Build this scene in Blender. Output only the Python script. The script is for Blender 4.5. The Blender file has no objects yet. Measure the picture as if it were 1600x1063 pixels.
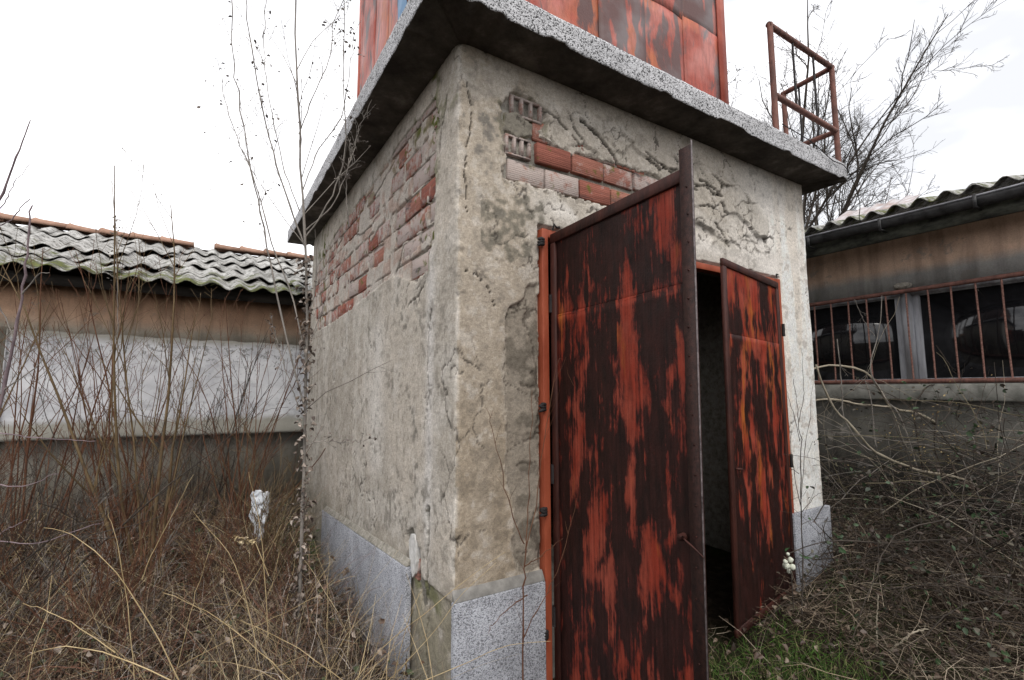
import bpy, math, random
import numpy as np
from mathutils import Matrix, Vector
random.seed(7); rng = np.random.default_rng(7)
S = bpy.context.scene
C = S.collection

# ------------------------------------------------------------------ camera
F, YAW, PITCH, ROLL = 757.2, 1.0075, 0.1037, -0.0029
CAM = np.array([-0.9317, -1.9364, 1.5])
fw = np.array([math.cos(PITCH)*math.cos(YAW), math.cos(PITCH)*math.sin(YAW), math.sin(PITCH)])
r0 = np.array([math.sin(YAW), -math.cos(YAW), 0.0]); u0 = np.cross(r0, fw)
rt = math.cos(ROLL)*r0+math.sin(ROLL)*u0; up = -math.sin(ROLL)*r0+math.cos(ROLL)*u0
cam = bpy.data.cameras.new('camera'); co = bpy.data.objects.new('camera', cam); C.objects.link(co)
cam.sensor_width = 36; cam.lens = F/1600*36; cam.clip_start = .05; cam.clip_end = 2000
m = Matrix.Identity(4)
for i in range(3):
    m[i][0], m[i][1], m[i][2], m[i][3] = rt[i], up[i], -fw[i], CAM[i]
co.matrix_world = m; S.camera = co
def at(x, y, d=None, ax=None, v=None):
    """survey point: the place seen at photo pixel (x, y), at depth d or on the plane axis ax = v"""
    r = fw+(x-800)/F*rt-(y-531.5)/F*up
    t = d if d is not None else (v-CAM[ax])/r[ax]
    return CAM+r*t

# ------------------------------------------------------------------ world and sun
SUN_EL, SUN_AZ = math.radians(52), math.radians(200)     # azimuth measured from +Y clockwise
W = bpy.data.worlds.new('World'); S.world = W; W.use_nodes = True
nt = W.node_tree; nt.nodes.clear()
wo = nt.nodes.new('ShaderNodeOutputWorld'); bg = nt.nodes.new('ShaderNodeBackground')
sky = nt.nodes.new('ShaderNodeTexSky'); sky.sky_type = 'NISHITA'; sky.sun_disc = False
sky.sun_elevation = SUN_EL; sky.sun_rotation = SUN_AZ; sky.air_density = 1; sky.dust_density = 4
geo = nt.nodes.new('ShaderNodeTexCoord'); mp = nt.nodes.new('ShaderNodeMapping'); mp.inputs['Scale'].default_value = (1, 1, 2.2)
nz = nt.nodes.new('ShaderNodeTexNoise'); nz.inputs['Scale'].default_value = 1.6; nz.inputs['Detail'].default_value = 5; nz.inputs['Roughness'].default_value = .5
cr = nt.nodes.new('ShaderNodeValToRGB')
cr.color_ramp.elements[0].position = .36; cr.color_ramp.elements[0].color = (7.5, 7.6, 7.95, 1)
cr.color_ramp.elements[1].position = .54; cr.color_ramp.elements[1].color = (14.5, 14.4, 14.6, 1)
mx = nt.nodes.new('ShaderNodeMix'); mx.data_type = 'RGBA'; mx.inputs[0].default_value = .93
nt.links.new(geo.outputs['Generated'], mp.inputs[0]); nt.links.new(mp.outputs[0], nz.inputs['Vector'])
nt.links.new(nz.outputs[0], cr.inputs[0]); nt.links.new(sky.outputs[0], mx.inputs[6]); nt.links.new(cr.outputs[0], mx.inputs[7])
nt.links.new(mx.outputs[2], bg.inputs[0]); bg.inputs[1].default_value = .1
nt.links.new(bg.outputs[0], wo.inputs[0])
sl = bpy.data.lights.new('sun', 'SUN'); sl.energy = 1.3; sl.angle = math.radians(28); sl.color = (1, .96, .9)
so = bpy.data.objects.new('sun', sl); C.objects.link(so)
sd = Vector((math.sin(SUN_AZ)*math.cos(SUN_EL), math.cos(SUN_AZ)*math.cos(SUN_EL), math.sin(SUN_EL)))
so.rotation_euler = (-sd).to_track_quat('-Z', 'Y').to_euler(); so.location = (0, 0, 20)
vs = S.view_settings; vs.view_transform = 'Standard'; vs.look = 'None'; vs.exposure = 0.42; vs.gamma = 1; vs.use_curve_mapping = False

# ------------------------------------------------------------------ numpy noise
def h2(ix, iy, seed):
    h = (ix.astype(np.int64)*374761393+iy.astype(np.int64)*668265263+seed*1442695041) & 0xffffffff
    h = ((h ^ (h >> 13))*1274126177) & 0xffffffff
    h = h ^ (h >> 16)
    return (h & 0xffffff)/float(0xffffff)
def vn(x, y, seed=0):
    ix, iy = np.floor(x), np.floor(y); fx, fy = x-ix, y-iy
    fx = fx*fx*(3-2*fx); fy = fy*fy*(3-2*fy)
    a, b, c, d = h2(ix, iy, seed), h2(ix+1, iy, seed), h2(ix, iy+1, seed), h2(ix+1, iy+1, seed)
    return (a*(1-fx)+b*fx)*(1-fy)+(c*(1-fx)+d*fx)*fy
def fbm(x, y, seed=0, o=4):
    s, a, t = 0, 1, 0
    for k in range(o):
        s = s+a*vn(x*2**k, y*2**k, seed+k*17); t += a; a *= .5
    return s/t
def worley(x, y, seed=0):
    ix, iy = np.floor(x), np.floor(y)
    f1 = np.full(x.shape, 9.); f2 = f1.copy(); cx = np.zeros(x.shape); cy = cx.copy()
    for dx in (-1, 0, 1):
        for dy in (-1, 0, 1):
            px = ix+dx+h2(ix+dx, iy+dy, seed); py = iy+dy+h2(ix+dx, iy+dy, seed+5)
            d = np.hypot(px-x, py-y); n = d < f1
            f2 = np.where(n, f1, np.minimum(f2, d)); cx = np.where(n, px, cx); cy = np.where(n, py, cy); f1 = np.where(n, d, f1)
    return f1, f2, cx, cy
def sstep(a, b, x):
    t = np.clip((x-a)/(b-a), 0, 1); return t*t*(3-2*t)
def poly_sd(u, v, P):
    """signed distance to polygon, negative inside"""
    P = np.array(P, float); n = len(P); d = np.full(u.shape, 1e9); ins = np.zeros(u.shape, bool)
    for i in range(n):
        a, b = P[i], P[(i+1) % n]; e = b-a
        t = np.clip(((u-a[0])*e[0]+(v-a[1])*e[1])/(e@e+1e-12), 0, 1)
        d = np.minimum(d, np.hypot(u-a[0]-t*e[0], v-a[1]-t*e[1]))
        c = (a[1] > v) != (b[1] > v)
        ins ^= c & (u < (b[0]-a[0])*(v-a[1])/((b[1]-a[1]) if b[1] != a[1] else 1e-9)+a[0])
    return np.where(ins, -d, d)
def line_d(u, v, P):
    P = np.array(P, float); d = np.full(u.shape, 1e9)
    for a, b in zip(P[:-1], P[1:]):
        e = b-a; t = np.clip(((u-a[0])*e[0]+(v-a[1])*e[1])/(e@e+1e-12), 0, 1)
        d = np.minimum(d, np.hypot(u-a[0]-t*e[0], v-a[1]-t*e[1]))
    return d

# ------------------------------------------------------------------ object helpers
BASE = {}
def thing(name, label, cat, loc, group=None):
    o = bpy.data.objects.new(name, None); C.objects.link(o); o.location = loc; o.empty_display_size = .2
    o['label'] = label; o['category'] = cat
    if group: o['group'] = group
    BASE[o] = np.array(loc, float); return o
def tag(o, label=None, cat=None, group=None, kind=None):
    for k, v in (('label', label), ('category', cat), ('group', group), ('kind', kind)):
        if v: o[k] = v
    return o
def place(o, parent, w=(0, 0, 0)):
    """parent o and put its origin at world point w (no rotation in any parent)"""
    C.objects.link(o); w = np.array(w, float)
    if parent is not None:
        o.parent = parent; o.location = w-BASE[parent]
    else: o.location = w
    BASE[o] = w; return o
def mesh(name, V, Fq, mat=None, smooth=False, col=None, tris=None):
    me = bpy.data.meshes.new(name); V = np.asarray(V, np.float32).reshape(-1, 3)
    Fq = np.asarray(Fq, np.int32); k = Fq.shape[1]; n = len(Fq)
    me.vertices.add(len(V)); me.vertices.foreach_set('co', V.ravel())
    me.loops.add(n*k); me.loops.foreach_set('vertex_index', Fq.ravel())
    me.polygons.add(n); me.polygons.foreach_set('loop_start', np.arange(0, n*k, k, dtype=np.int32))
    try: me.polygons.foreach_set('loop_total', np.full(n, k, np.int32))
    except Exception: pass
    me.update(calc_edges=True); me.validate()
    if smooth: me.polygons.foreach_set('use_smooth', np.ones(len(me.polygons), bool))
    if col is not None:
        a = me.color_attributes.new('Col', 'FLOAT_COLOR', 'POINT')
        c = np.ones((len(V), 4), np.float32); c[:, :3] = np.asarray(col).reshape(-1, 3); a.data.foreach_set('color', c.ravel())
    if mat: me.materials.append(mat)
    return me
def obj(name, me, parent=None, w=(0, 0, 0)):
    return place(bpy.data.objects.new(name, me), parent, w)
BOXF = np.array([[0, 3, 2, 1], [4, 5, 6, 7], [0, 1, 5, 4], [1, 2, 6, 5], [2, 3, 7, 6], [3, 0, 4, 7]])
def boxv(x0, x1, y0, y1, z0, z1):
    return np.array([[x0, y0, z0], [x1, y0, z0], [x1, y1, z0], [x0, y1, z0], [x0, y0, z1], [x1, y0, z1], [x1, y1, z1], [x0, y1, z1]], float)
def boxes(L):
    V = []; Fc = []
    for i, b in enumerate(L): V.append(boxv(*b) if len(b) == 6 and not hasattr(b[0], '__len__') else np.array(b)); Fc.append(BOXF+8*i)
    return np.concatenate(V), np.concatenate(Fc)
def box_obj(name, L, mat, parent, bevel=0):
    V, Fc = boxes(L); o = obj(name, mesh(name, V, Fc, mat), parent)
    if bevel:
        b = o.modifiers.new('bevel', 'BEVEL'); b.width = bevel; b.segments = 2; b.limit_method = 'ANGLE'
    return o
def grid_faces(nu, nv):
    a = np.arange(nu*nv).reshape(nu, nv)
    return np.stack([a[:-1, :-1], a[1:, :-1], a[1:, 1:], a[:-1, 1:]], -1).reshape(-1, 4)
def tubes(Ps, Rs, k=4):
    """Ps (M,N,3), Rs (M,N) -> verts, faces"""
    Ps = np.asarray(Ps, float); Rs = np.asarray(Rs, float); M, N = Rs.shape
    T = np.gradient(Ps, axis=1); T /= np.linalg.norm(T, axis=2, keepdims=True)+1e-12
    ref = np.tile(np.array([[[.31, .17, .93]]]), (M, 1, 1)); mt = T.mean(1, keepdims=True); mt /= np.linalg.norm(mt, axis=2, keepdims=True)+1e-9
    bad = np.abs((ref*mt).sum(2)) > .8; ref = np.where(bad[..., None], np.array([[[.9, -.4, .1]]]), ref)
    U = np.cross(T, ref); U /= np.linalg.norm(U, axis=2, keepdims=True)+1e-12; B = np.cross(T, U)
    a = np.arange(k)/k*2*math.pi
    V = Ps[:, :, None]+Rs[:, :, None, None]*(np.cos(a)[None, None, :, None]*U[:, :, None]+np.sin(a)[None, None, :, None]*B[:, :, None])
    idx = np.arange(M*N*k).reshape(M, N, k); j = np.roll(idx, -1, axis=2)
    Fc = np.stack([idx[:, :-1], j[:, :-1], j[:, 1:], idx[:, 1:]], -1).reshape(-1, 4)
    return V.reshape(-1, 3), Fc
class Acc:
    def __init__(s): s.V = []; s.F = []; s.n = 0; s.C = []
    def add(s, V, Fc, c=None):
        s.V.append(V); s.F.append(Fc+s.n); s.n += len(V)
        if c is not None: s.C.append(np.broadcast_to(c, V.shape))
    def tube(s, P, R, k=6):
        P = np.asarray(P, float); R = np.broadcast_to(np.asarray(R, float), (len(P),)); s.add(*tubes(P[None], R[None], k))
    def obj(s, name, mat, parent=None, smooth=True, w=(0, 0, 0)):
        V = np.concatenate(s.V)-np.array(w)
        return obj(name, mesh(name, V, np.concatenate(s.F), mat, smooth, np.concatenate(s.C) if s.C else None), parent, w)
def spline(P, n):
    P = np.asarray(P, float); t = np.linspace(0, len(P)-1, n); Q = np.vstack([2*P[0]-P[1], P, 2*P[-1]-P[-2]])
    i = np.minimum(t.astype(int), len(P)-2); f = (t-i)[:, None]; a, b, c, d = Q[i], Q[i+1], Q[i+2], Q[i+3]
    return .5*((2*b)+(-a+c)*f+(2*a-5*b+4*c-d)*f*f+(-a+3*b-3*c+d)*f**3)

# ------------------------------------------------------------------ material helper
class Mt:
    def __init__(s, name, rough=.9, metal=0, spec=.3):
        s.m = bpy.data.materials.new(name); s.m.use_nodes = True; s.t = s.m.node_tree; s.b = s.t.nodes['Principled BSDF']
        s.b.inputs['Roughness'].default_value = rough; s.b.inputs['Metallic'].default_value = metal
        s.b.inputs['Specular IOR Level'].default_value = spec
        s.tc = s.n('TexCoord')
    def n(s, t): return s.t.nodes.new('ShaderNode'+t)
    def l(s, a, b): s.t.links.new(a, b)
    def map(s, sc=(1, 1, 1), src='Object', v=None):
        m = s.n('Mapping'); m.inputs['Scale'].default_value = sc; s.l(v if v is not None else s.tc.outputs[src], m.inputs[0]); return m.outputs[0]
    def noise(s, scale, detail=3, rough=.5, v=None, sc=(1, 1, 1), dist=0):
        n = s.n('TexNoise'); n.inputs['Scale'].default_value = scale; n.inputs['Detail'].default_value = detail
        n.inputs['Roughness'].default_value = rough; n.inputs['Distortion'].default_value = dist
        s.l(s.map(sc, v=v), n.inputs['Vector']); return n.outputs['Fac']
    def vor(s, scale, feature='F1', out='Distance', v=None, sc=(1, 1, 1)):
        n = s.n('TexVoronoi'); n.feature = feature; n.inputs['Scale'].default_value = scale; s.l(s.map(sc, v=v), n.inputs['Vector']); return n.outputs[out]
    def ramp(s, f, stops, interp='LINEAR'):
        r = s.n('ValToRGB'); r.color_ramp.interpolation = interp; e = r.color_ramp.elements
        while len(e) < len(stops): e.new(.5)
        for i, (p, c) in enumerate(stops):
            e[i].position = p; e[i].color = (*c, 1) if hasattr(c, '__len__') else (c, c, c, 1)
        s.l(f, r.inputs[0]); return r.outputs[0]
    def mix(s, f, a, b, mode='MIX'):
        x = s.n('Mix'); x.data_type = 'RGBA'; x.blend_type = mode
        for i, v in ((0, f), (6, a), (7, b)):
            if hasattr(v, 'links'): s.l(v, x.inputs[i])
            elif i == 0: x.inputs[0].default_value = v
            else: x.inputs[i].default_value = (*v, 1) if hasattr(v, '__len__') else (v, v, v, 1)
        return x.outputs[2]
    def math(s, op, a, b=0, c=None):
        x = s.n('Math'); x.operation = op
        for i, v in enumerate((a, b) if c is None else (a, b, c)):
            if hasattr(v, 'links'): s.l(v, x.inputs[i])
            else: x.inputs[i].default_value = v
        return x.outputs[0]
    def sep(s, v=None):
        x = s.n('SeparateXYZ'); s.l(v if v is not None else s.tc.outputs['Object'], x.inputs[0]); return x.outputs
    def attr(s, n='Col'):
        a = s.n('Attribute'); a.attribute_name = n; return a.outputs['Color']
    def rnd(s): return s.n('ObjectInfo').outputs['Random']
    def col(s, c):
        if hasattr(c, 'links'): s.l(c, s.b.inputs['Base Color'])
        else: s.b.inputs['Base Color'].default_value = (*c, 1)
    def bump(s, h, dist=.002, strength=1):
        b = s.n('Bump'); b.inputs['Distance'].default_value = dist; b.inputs['Strength'].default_value = strength
        s.l(h, b.inputs['Height']); s.l(b.outputs[0], s.b.inputs['Normal']); return b
    def rough(s, f): s.l(f, s.b.inputs['Roughness'])

def M_plaster():
    M = Mt('weathered_plaster', .95, spec=.15); c = M.attr()
    f = M.noise(60, 4, .65); g = M.noise(260, 3, .7); k = M.noise(9, 5, .6)
    c = M.mix(.8, c, M.ramp(f, [(.3, .72), (.7, 1.22)]), 'MULTIPLY')
    c = M.mix(.8, c, M.ramp(g, [(.3, .6), (.5, 1), (.72, 1.35)]), 'MULTIPLY')
    c = M.mix(.6, c, M.ramp(k, [(.3, .8), (.7, 1.15)]), 'MULTIPLY')
    pv = M.vor(75); pit = M.ramp(pv, [(.05, 0), (.13, 1)]); pm = M.ramp(M.noise(14, 3), [(.45, 1), (.6, 0)])
    c = M.mix(M.math('MULTIPLY', M.math('SUBTRACT', 1, pit), M.math('SUBTRACT', 1, pm)), c, (.07, .06, .05))
    M.col(c); h = M.math('ADD', M.math('MULTIPLY', f, .8), M.math('MULTIPLY', g, .45)); h = M.math('ADD', h, M.math('MULTIPLY', pit, .25))
    M.bump(h, .006, .9); return M.m
def M_mortar():
    M = Mt('rough_mortar', .95, spec=.1); f = M.noise(25, 6, .7); g = M.noise(180, 3, .7)
    c = M.ramp(f, [(.3, (.15, .14, .12)), (.5, (.30, .28, .24)), (.7, (.42, .4, .36))])
    c = M.mix(.8, c, M.ramp(g, [(.3, .6), (.7, 1.3)]), 'MULTIPLY'); M.col(c)
    M.bump(M.math('ADD', f, M.math('MULTIPLY', g, .4)), .012); return M.m
def M_brick(name, wash, moss=.1):
    M = Mt(name, .9, spec=.15); r = M.rnd(); va = M.n('VectorMath'); va.operation = 'ADD'; cx3 = M.n('CombineXYZ'); M.l(M.math('MULTIPLY', r, 37), cx3.inputs[0]); M.l(M.math('MULTIPLY', r, 61), cx3.inputs[1]); M.l(M.math('MULTIPLY', r, 23), cx3.inputs[2]); M.l(M.tc.outputs['Object'], va.inputs[0]); M.l(cx3.outputs[0], va.inputs[1]); V_ = va.outputs[0]
    c = M.ramp(r, [(0, (.27, .095, .07)), (.35, (.33, .15, .11)), (.7, (.29, .12, .10)), (1, (.36, .19, .13))])
    st = M.noise(40, 3, .5, sc=(.15, .15, 2.2), v=V_); c = M.mix(.7, c, M.ramp(st, [(.3, .65), (.7, 1.2)]), 'MULTIPLY')
    w = M.noise(14, 6, .7, v=V_); c = M.mix(M.ramp(M.math('ADD', w, M.math('MULTIPLY', M.math('SUBTRACT', r, .5), .35)), [(wash, 0), (wash+.13, .85)]), c, (.44, .385, .355))
    k = M.noise(9, 5, .7, sc=(.5, .5, 2), v=V_); c = M.mix(M.ramp(k, [(.56, 0), (.68, .85)]), c, (.07, .065, .065))
    q = M.noise(12, 4, .6, v=V_); c = M.mix(M.ramp(q, [(.66-moss, 0), (.72-moss*.6, .9)]), c, (.10, .11, .02))
    M.col(c); gr = M.n('TexWave'); gr.bands_direction = 'Z'; gr.inputs['Scale'].default_value = 30; gr.inputs['Distortion'].default_value = .3
    M.l(M.tc.outputs['Object'], gr.inputs[0])
    M.bump(M.math('ADD', M.math('MULTIPLY', gr.outputs['Fac'], .2), M.noise(80, 4, .7)), .005); return M.m
def M_terrazzo(name='washed_terrazzo', lo=.03, hi=.62, tint=(1, 1, 1.03), scale=165, wear=.5):
    M = Mt(name, .8, spec=.25); n = M.n('TexVoronoi'); n.inputs['Scale'].default_value = scale; M.l(M.tc.outputs['Object'], n.inputs[0])
    g = M.sep(n.outputs['Color'])[0]
    c = M.ramp(g, [(.0, lo), (.2, lo*2.5), (.26, hi*.5), (.5, hi*.8), (1, hi)])
    c = M.mix(1, c, tint, 'MULTIPLY'); d = M.noise(5, 5, .65)
    c = M.mix(wear, c, M.ramp(d, [(.3, .45), (.62, 1.1)]), 'MULTIPLY'); M.col(c)
    M.bump(M.math('SUBTRACT', 1, n.outputs['Distance']), .004, .8); return M.m
def M_soffit():  # very dark, blotchy concrete colour for the slab underside and core
    M = Mt('dark_mottled_concrete', .95, spec=.1); f = M.noise(4, 6, .7); c = M.ramp(f, [(.35, (.045, .04, .036)), (.55, (.10, .09, .08)), (.72, (.22, .2, .18))])
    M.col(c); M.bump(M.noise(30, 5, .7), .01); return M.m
def M_rust(name, bias=0., orange=.25, seam=None, lowdark=0., bright=1., ax=1, scale=1.):
    """red paint flaking off dark rust in tall flame-like streaks"""
    M = Mt(name, .5, spec=.16)
    p = M.sep(); w = M.noise(2.2, 3, .5, sc=(1, 1, .8)); w2 = M.noise(9, 2, .5)
    x = M.math('ADD', p[ax], M.math('MULTIPLY', w, .10)); x = M.math('ADD', x, M.math('MULTIPLY', w2, .035))
    cb = M.n('CombineXYZ'); M.l(M.math('MULTIPLY', x, 9*scale), cb.inputs[0]); M.l(M.math('MULTIPLY', p[2], 2.0), cb.inputs[1])
    n1 = M.n('TexNoise'); n1.inputs['Scale'].default_value = 1; n1.inputs['Detail'].default_value = 7; n1.inputs['Roughness'].default_value = .62
    M.l(cb.outputs[0], n1.inputs['Vector'])
    cb2 = M.n('CombineXYZ'); M.l(M.math('MULTIPLY', p[ax], 85*scale), cb2.inputs[0]); M.l(M.math('MULTIPLY', p[2], 2.2), cb2.inputs[1])
    n2 = M.n('TexNoise'); n2.inputs['Scale'].default_value = 1; n2.inputs['Detail'].default_value = 4; M.l(cb2.outputs[0], n2.inputs['Vector'])
    f = M.math('ADD', M.math('MULTIPLY', n1.outputs['Fac'], .85), M.math('MULTIPLY', n2.outputs['Fac'], .15))
    big = M.noise(1.9, 3, .55, sc=(1.6, 1.6, .8)); f = M.math('ADD', f, M.math('MULTIPLY', M.math('SUBTRACT', big, .5), .30)); hi_ = M.noise(26, 3, .6, sc=(1, 1, .35)); f = M.math('ADD', f, M.math('MULTIPLY', M.math('SUBTRACT', hi_, .5), .12))
    bl = M.noise(11, 5, .65, sc=(1, 1, .55)); f = M.math('ADD', f, M.math('MULTIPLY', M.math('SUBTRACT', bl, .5), .30)); f = M.math('ADD', f, bias)
    if seam is not None:
        dz = M.math('ABSOLUTE', M.math('SUBTRACT', M.math('ADD', p[2], M.math('MULTIPLY', w2, .05)), seam+.02))
        f = M.math('ADD', f, M.math('MULTIPLY', M.ramp(dz, [(0, 1), (.07, 0)]), .05))
    if lowdark: f = M.math('SUBTRACT', f, M.math('MULTIPLY', M.ramp(p[2], [(.1, 1), (.75, 0)]), lowdark))
    red = M.mix(M.ramp(M.noise(7, 4, .6, sc=(1, 1, .5)), [(.42, 0), (.62, 1)]), (.25*bright, .034*bright, .018*bright), (.30*bright, .062*bright, .038*bright))
    on = M.noise(3.2, 5, .6, sc=(2.5, 2.5, .6)); red = M.mix(M.ramp(on, [(.62-orange*.35, 0), (.74-orange*.3, .9)]), red, (.36*bright, .11*bright, .018))
    dk = M.mix(M.ramp(M.noise(22, 5, .7, sc=(1, 1, .3)), [(.35, 0), (.7, 1)]), (.013, .006, .005), (.034, .011, .009))
    k = M.ramp(f, [(.475, 0), (.515, .6), (.58, 1)]); c = M.mix(k, dk, red)
    e = M.ramp(f, [(.47, 0), (.495, .55), (.52, 0)]); c = M.mix(e, c, (.07, .012, .010))
    c = M.mix(.75, c, M.ramp(n2.outputs['Fac'], [(.3, .55), (.62, 1.15)]), 'MULTIPLY')
    M.col(c); M.bump(M.math('ADD', M.math('MULTIPLY', k, .4), M.noise(90, 4, .7)), .0016)
    M.rough(M.ramp(M.noise(12, 3), [(.3, .42), (.7, .7)])); return M.m
def M_noisecol(name, a, b, scale=10, rough=.85, sc=(1, 1, 1), bd=.003, spec=.25, metal=0, rnd=0.):
    M = Mt(name, rough, metal, spec); f = M.noise(scale, 5, .65, sc=sc)
    if rnd: f = M.math('ADD', f, M.math('MULTIPLY', M.math('SUBTRACT', M.rnd(), .5), rnd))
    M.col(M.ramp(f, [(.33, a), (.67, b)])); M.bump(M.noise(scale*5, 4, .7, sc=sc), bd); return M.m
def M_attr(name, rough=.9, spec=.15, trans=0.):
    M = Mt(name, rough, spec=spec); c = M.attr(); c = M.mix(.5, c, M.ramp(M.noise(60, 2), [(.3, .7), (.7, 1.2)]), 'MULTIPLY'); M.col(c)
    return M.m
def M_sheet(name, moss):
    M = Mt(name, .9, spec=.15); p = M.sep(); r = M.rnd()
    f = M.noise(6, 6, .7); c = M.ramp(f, [(.28, (.16, .155, .145)), (.45, (.36, .36, .34)), (.65, (.52, .52, .5))])
    c = M.mix(.5, c, M.ramp(r, [(0, .7), (1, 1.1)]), 'MULTIPLY')
    k = M.noise(30, 4, .7); c = M.mix(M.ramp(k, [(.56, 0), (.66, .8)]), c, (.05, .048, .042))
    g = M.noise(5, 5, .7); e = M.ramp(p[1], moss)
    c = M.mix(M.ramp(M.math('ADD', g, e), [(.72, 0), (.86, .95)]), c, (.085, .10, .03)); M.col(c)
    M.bump(M.noise(60, 4, .7), .004); return M.m
mt_plaster = M_plaster(); mt_mortar = M_mortar(); mt_brick = M_brick('clay_brick', .47, .04); mt_brickw = M_brick('washed_clay_brick', .37, .07)
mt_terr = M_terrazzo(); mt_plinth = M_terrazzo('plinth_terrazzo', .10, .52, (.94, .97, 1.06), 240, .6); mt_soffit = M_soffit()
mt_door = M_rust('flaking_red_paint', -.035, .12, 1.86, .05, .85); mt_door2 = M_rust('flaking_orange_paint', -.012, .30, 1.8, .12, .98, 0)
mt_bar = M_noisecol('brown_rust', (.018, .007, .006), (.065, .02, .014), 14, .6, sc=(1, 1, .3), rnd=.05)
mt_flat = M_noisecol('pitted_dark_steel', (.014, .007, .006), (.048, .02, .016), 60, .55)
mt_frame = M_noisecol('orange_primer_paint', (.22, .045, .02), (.36, .09, .045), 7, .55, sc=(1, 1, .4))
mt_rail = M_noisecol('rusted_red_rail', (.085, .045, .037), (.23, .105, .082), 25, .7, sc=(1, 1, .4))
mt_black = M_noisecol('blackened_iron', (.01, .01, .01), (.03, .025, .025), 30, .6)

# ------------------------------------------------------------------ ground
def gz(x, y):
    z = .03*np.sin(x*1.1+.5)*np.cos(y*.9)
    z = z+.17*sstep(2.4, 3.3, x)*sstep(-1.6, -.1, y)+.10*sstep(1.4, 2.2, x)*sstep(-.9, -.1, y)
    z = z+.16*sstep(1.5, 3.6, y)*sstep(.2, -.4, x)-.05*sstep(-.2, .3, x)*sstep(1.2, .5, x)
    return z+.05*(fbm(x*2.2, y*2.2, 3)-.5)
def axis(lo, hi, st, far):
    c = list(np.arange(lo, hi, st)); a = []; d = st; v = lo
    while v > -far: d *= 1.35; v -= d; a.append(v)
    b = []; d = st; v = hi
    while v < far: d *= 1.35; v += d; b.append(v)
    return np.array(a[::-1]+c+[hi]+b)
ax_, ay_ = axis(-6, 7, .06, 400), axis(-3.5, 6, .06, 400)
X, Y = np.meshgrid(ax_, ay_, indexing='ij'); Z = gz(X, Y)*np.clip(1-(np.hypot(X, Y)-10)/20, 0, 1)
M = Mt('soil_and_litter', .98, spec=.05)
c = M.ramp(M.noise(14, 7, .75), [(.3, (.012, .009, .007)), (.5, (.032, .024, .017)), (.68, (.07, .055, .04))])
c = M.mix(M.ramp(M.noise(1.1, 4), [(.5, 0), (.62, .5)]), c, (.03, .045, .015)); M.col(c); M.bump(M.noise(45, 6, .8), .03)
g = obj('ground', mesh('ground', np.stack([X, Y, Z], -1), grid_faces(len(ax_), len(ay_)), M.m, True)); g['kind'] = 'structure'

# ================================================================== TOWER
W_, D_, HW, HS, E_ = 3.0656, 3.6132, 3.146, 3.283, .2385
tower = thing('plastered_tower', 'square crumbling plastered tower with rusty red double doors standing open', 'tower', (1.53, 1.8, 0))
core = [(.02, .44, .022, .27, -.4, HW-.002), (2.665, W_-.02, .022, .27, -.4, HW-.002), (.44, 2.665, .022, .27, 2.345, HW-.002),
        (.022, .27, .27, D_, -.4, HW-.002), (W_-.25, W_-.02, .27, D_, -.4, HW-.002), (.27, W_-.25, D_-.25, D_-.001, -.4, HW-.002)]
wall = obj('wall', mesh('wall', *boxes(core), mt_mortar), tower)
fl = box_obj('floor_slab', [(.27, W_-.25, .27, D_-.25, -.3, .06)], M_noisecol('dusty_concrete', (.06, .055, .05), (.16, .15, .13), 6), tower)

# --- plaster coat, a dense skin over both visible faces (s < 0: left face, s > 0: door face)
s_l = np.concatenate([-np.arange(D_, 1.8, -.011), -np.arange(1.8, .1, -.0085), np.arange(-.1, .1, .006), np.arange(.1, 1.4, .008), np.arange(1.4, W_, .0105), [W_]])
s_l = np.sort(s_l); z_l = np.concatenate([np.arange(-.35, .3, .013), np.arange(.3, HW-.001, .0085), [HW-.001]])
s, z = np.meshgrid(s_l, z_l, indexing='ij')
rc = .022; a = math.pi+np.clip((s+rc)/(2*rc), 0, 1)*math.pi/2
nx, ny = np.cos(a), np.sin(a)
bx = np.where(s < -rc, 0, np.where(s > rc, s, rc+rc*nx)); by = np.where(s < -rc, -s, np.where(s > rc, 0, rc+rc*ny))
u = s; yl = -s; front = s > 0; left = ~front
wu = u+.035*(fbm(u*9, z*9, 11)-.5)+.012*(vn(u*45, z*45, 12)-.5); wz = z+.035*(fbm(u*9, z*9, 21)-.5)+.012*(vn(u*45, z*45, 22)-.5)
h = .010*(fbm(u*1.7, z*1.7, 31)-.5)+.006*(fbm(u*8, z*8, 32)-.5)+.003*(fbm(u*40, z*40, 33, 2)-.5)
col = np.zeros(u.shape+(3,)); 
def paint(mask, c):
    global col
    mask = np.clip(mask, 0, 1)[..., None]; col = col*(1-mask)+np.array(c)*mask
n1 = fbm(u*1.5, z*1.5, 41); n2 = fbm(u*5, z*5, 42); n3 = fbm(u*14, z*14, 43); vs_ = fbm(u*9, z*.9, 44); nf = fbm(u*34, z*34, 45, 3); nm = .45*n3+.55*nf
paint(np.ones(u.shape), (.40, .375, .33))
paint(sstep(.4, .65, n1)*.6, (.30, .285, .25)); paint(sstep(.5, .7, n2)*.5, (.44, .43, .40))
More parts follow.
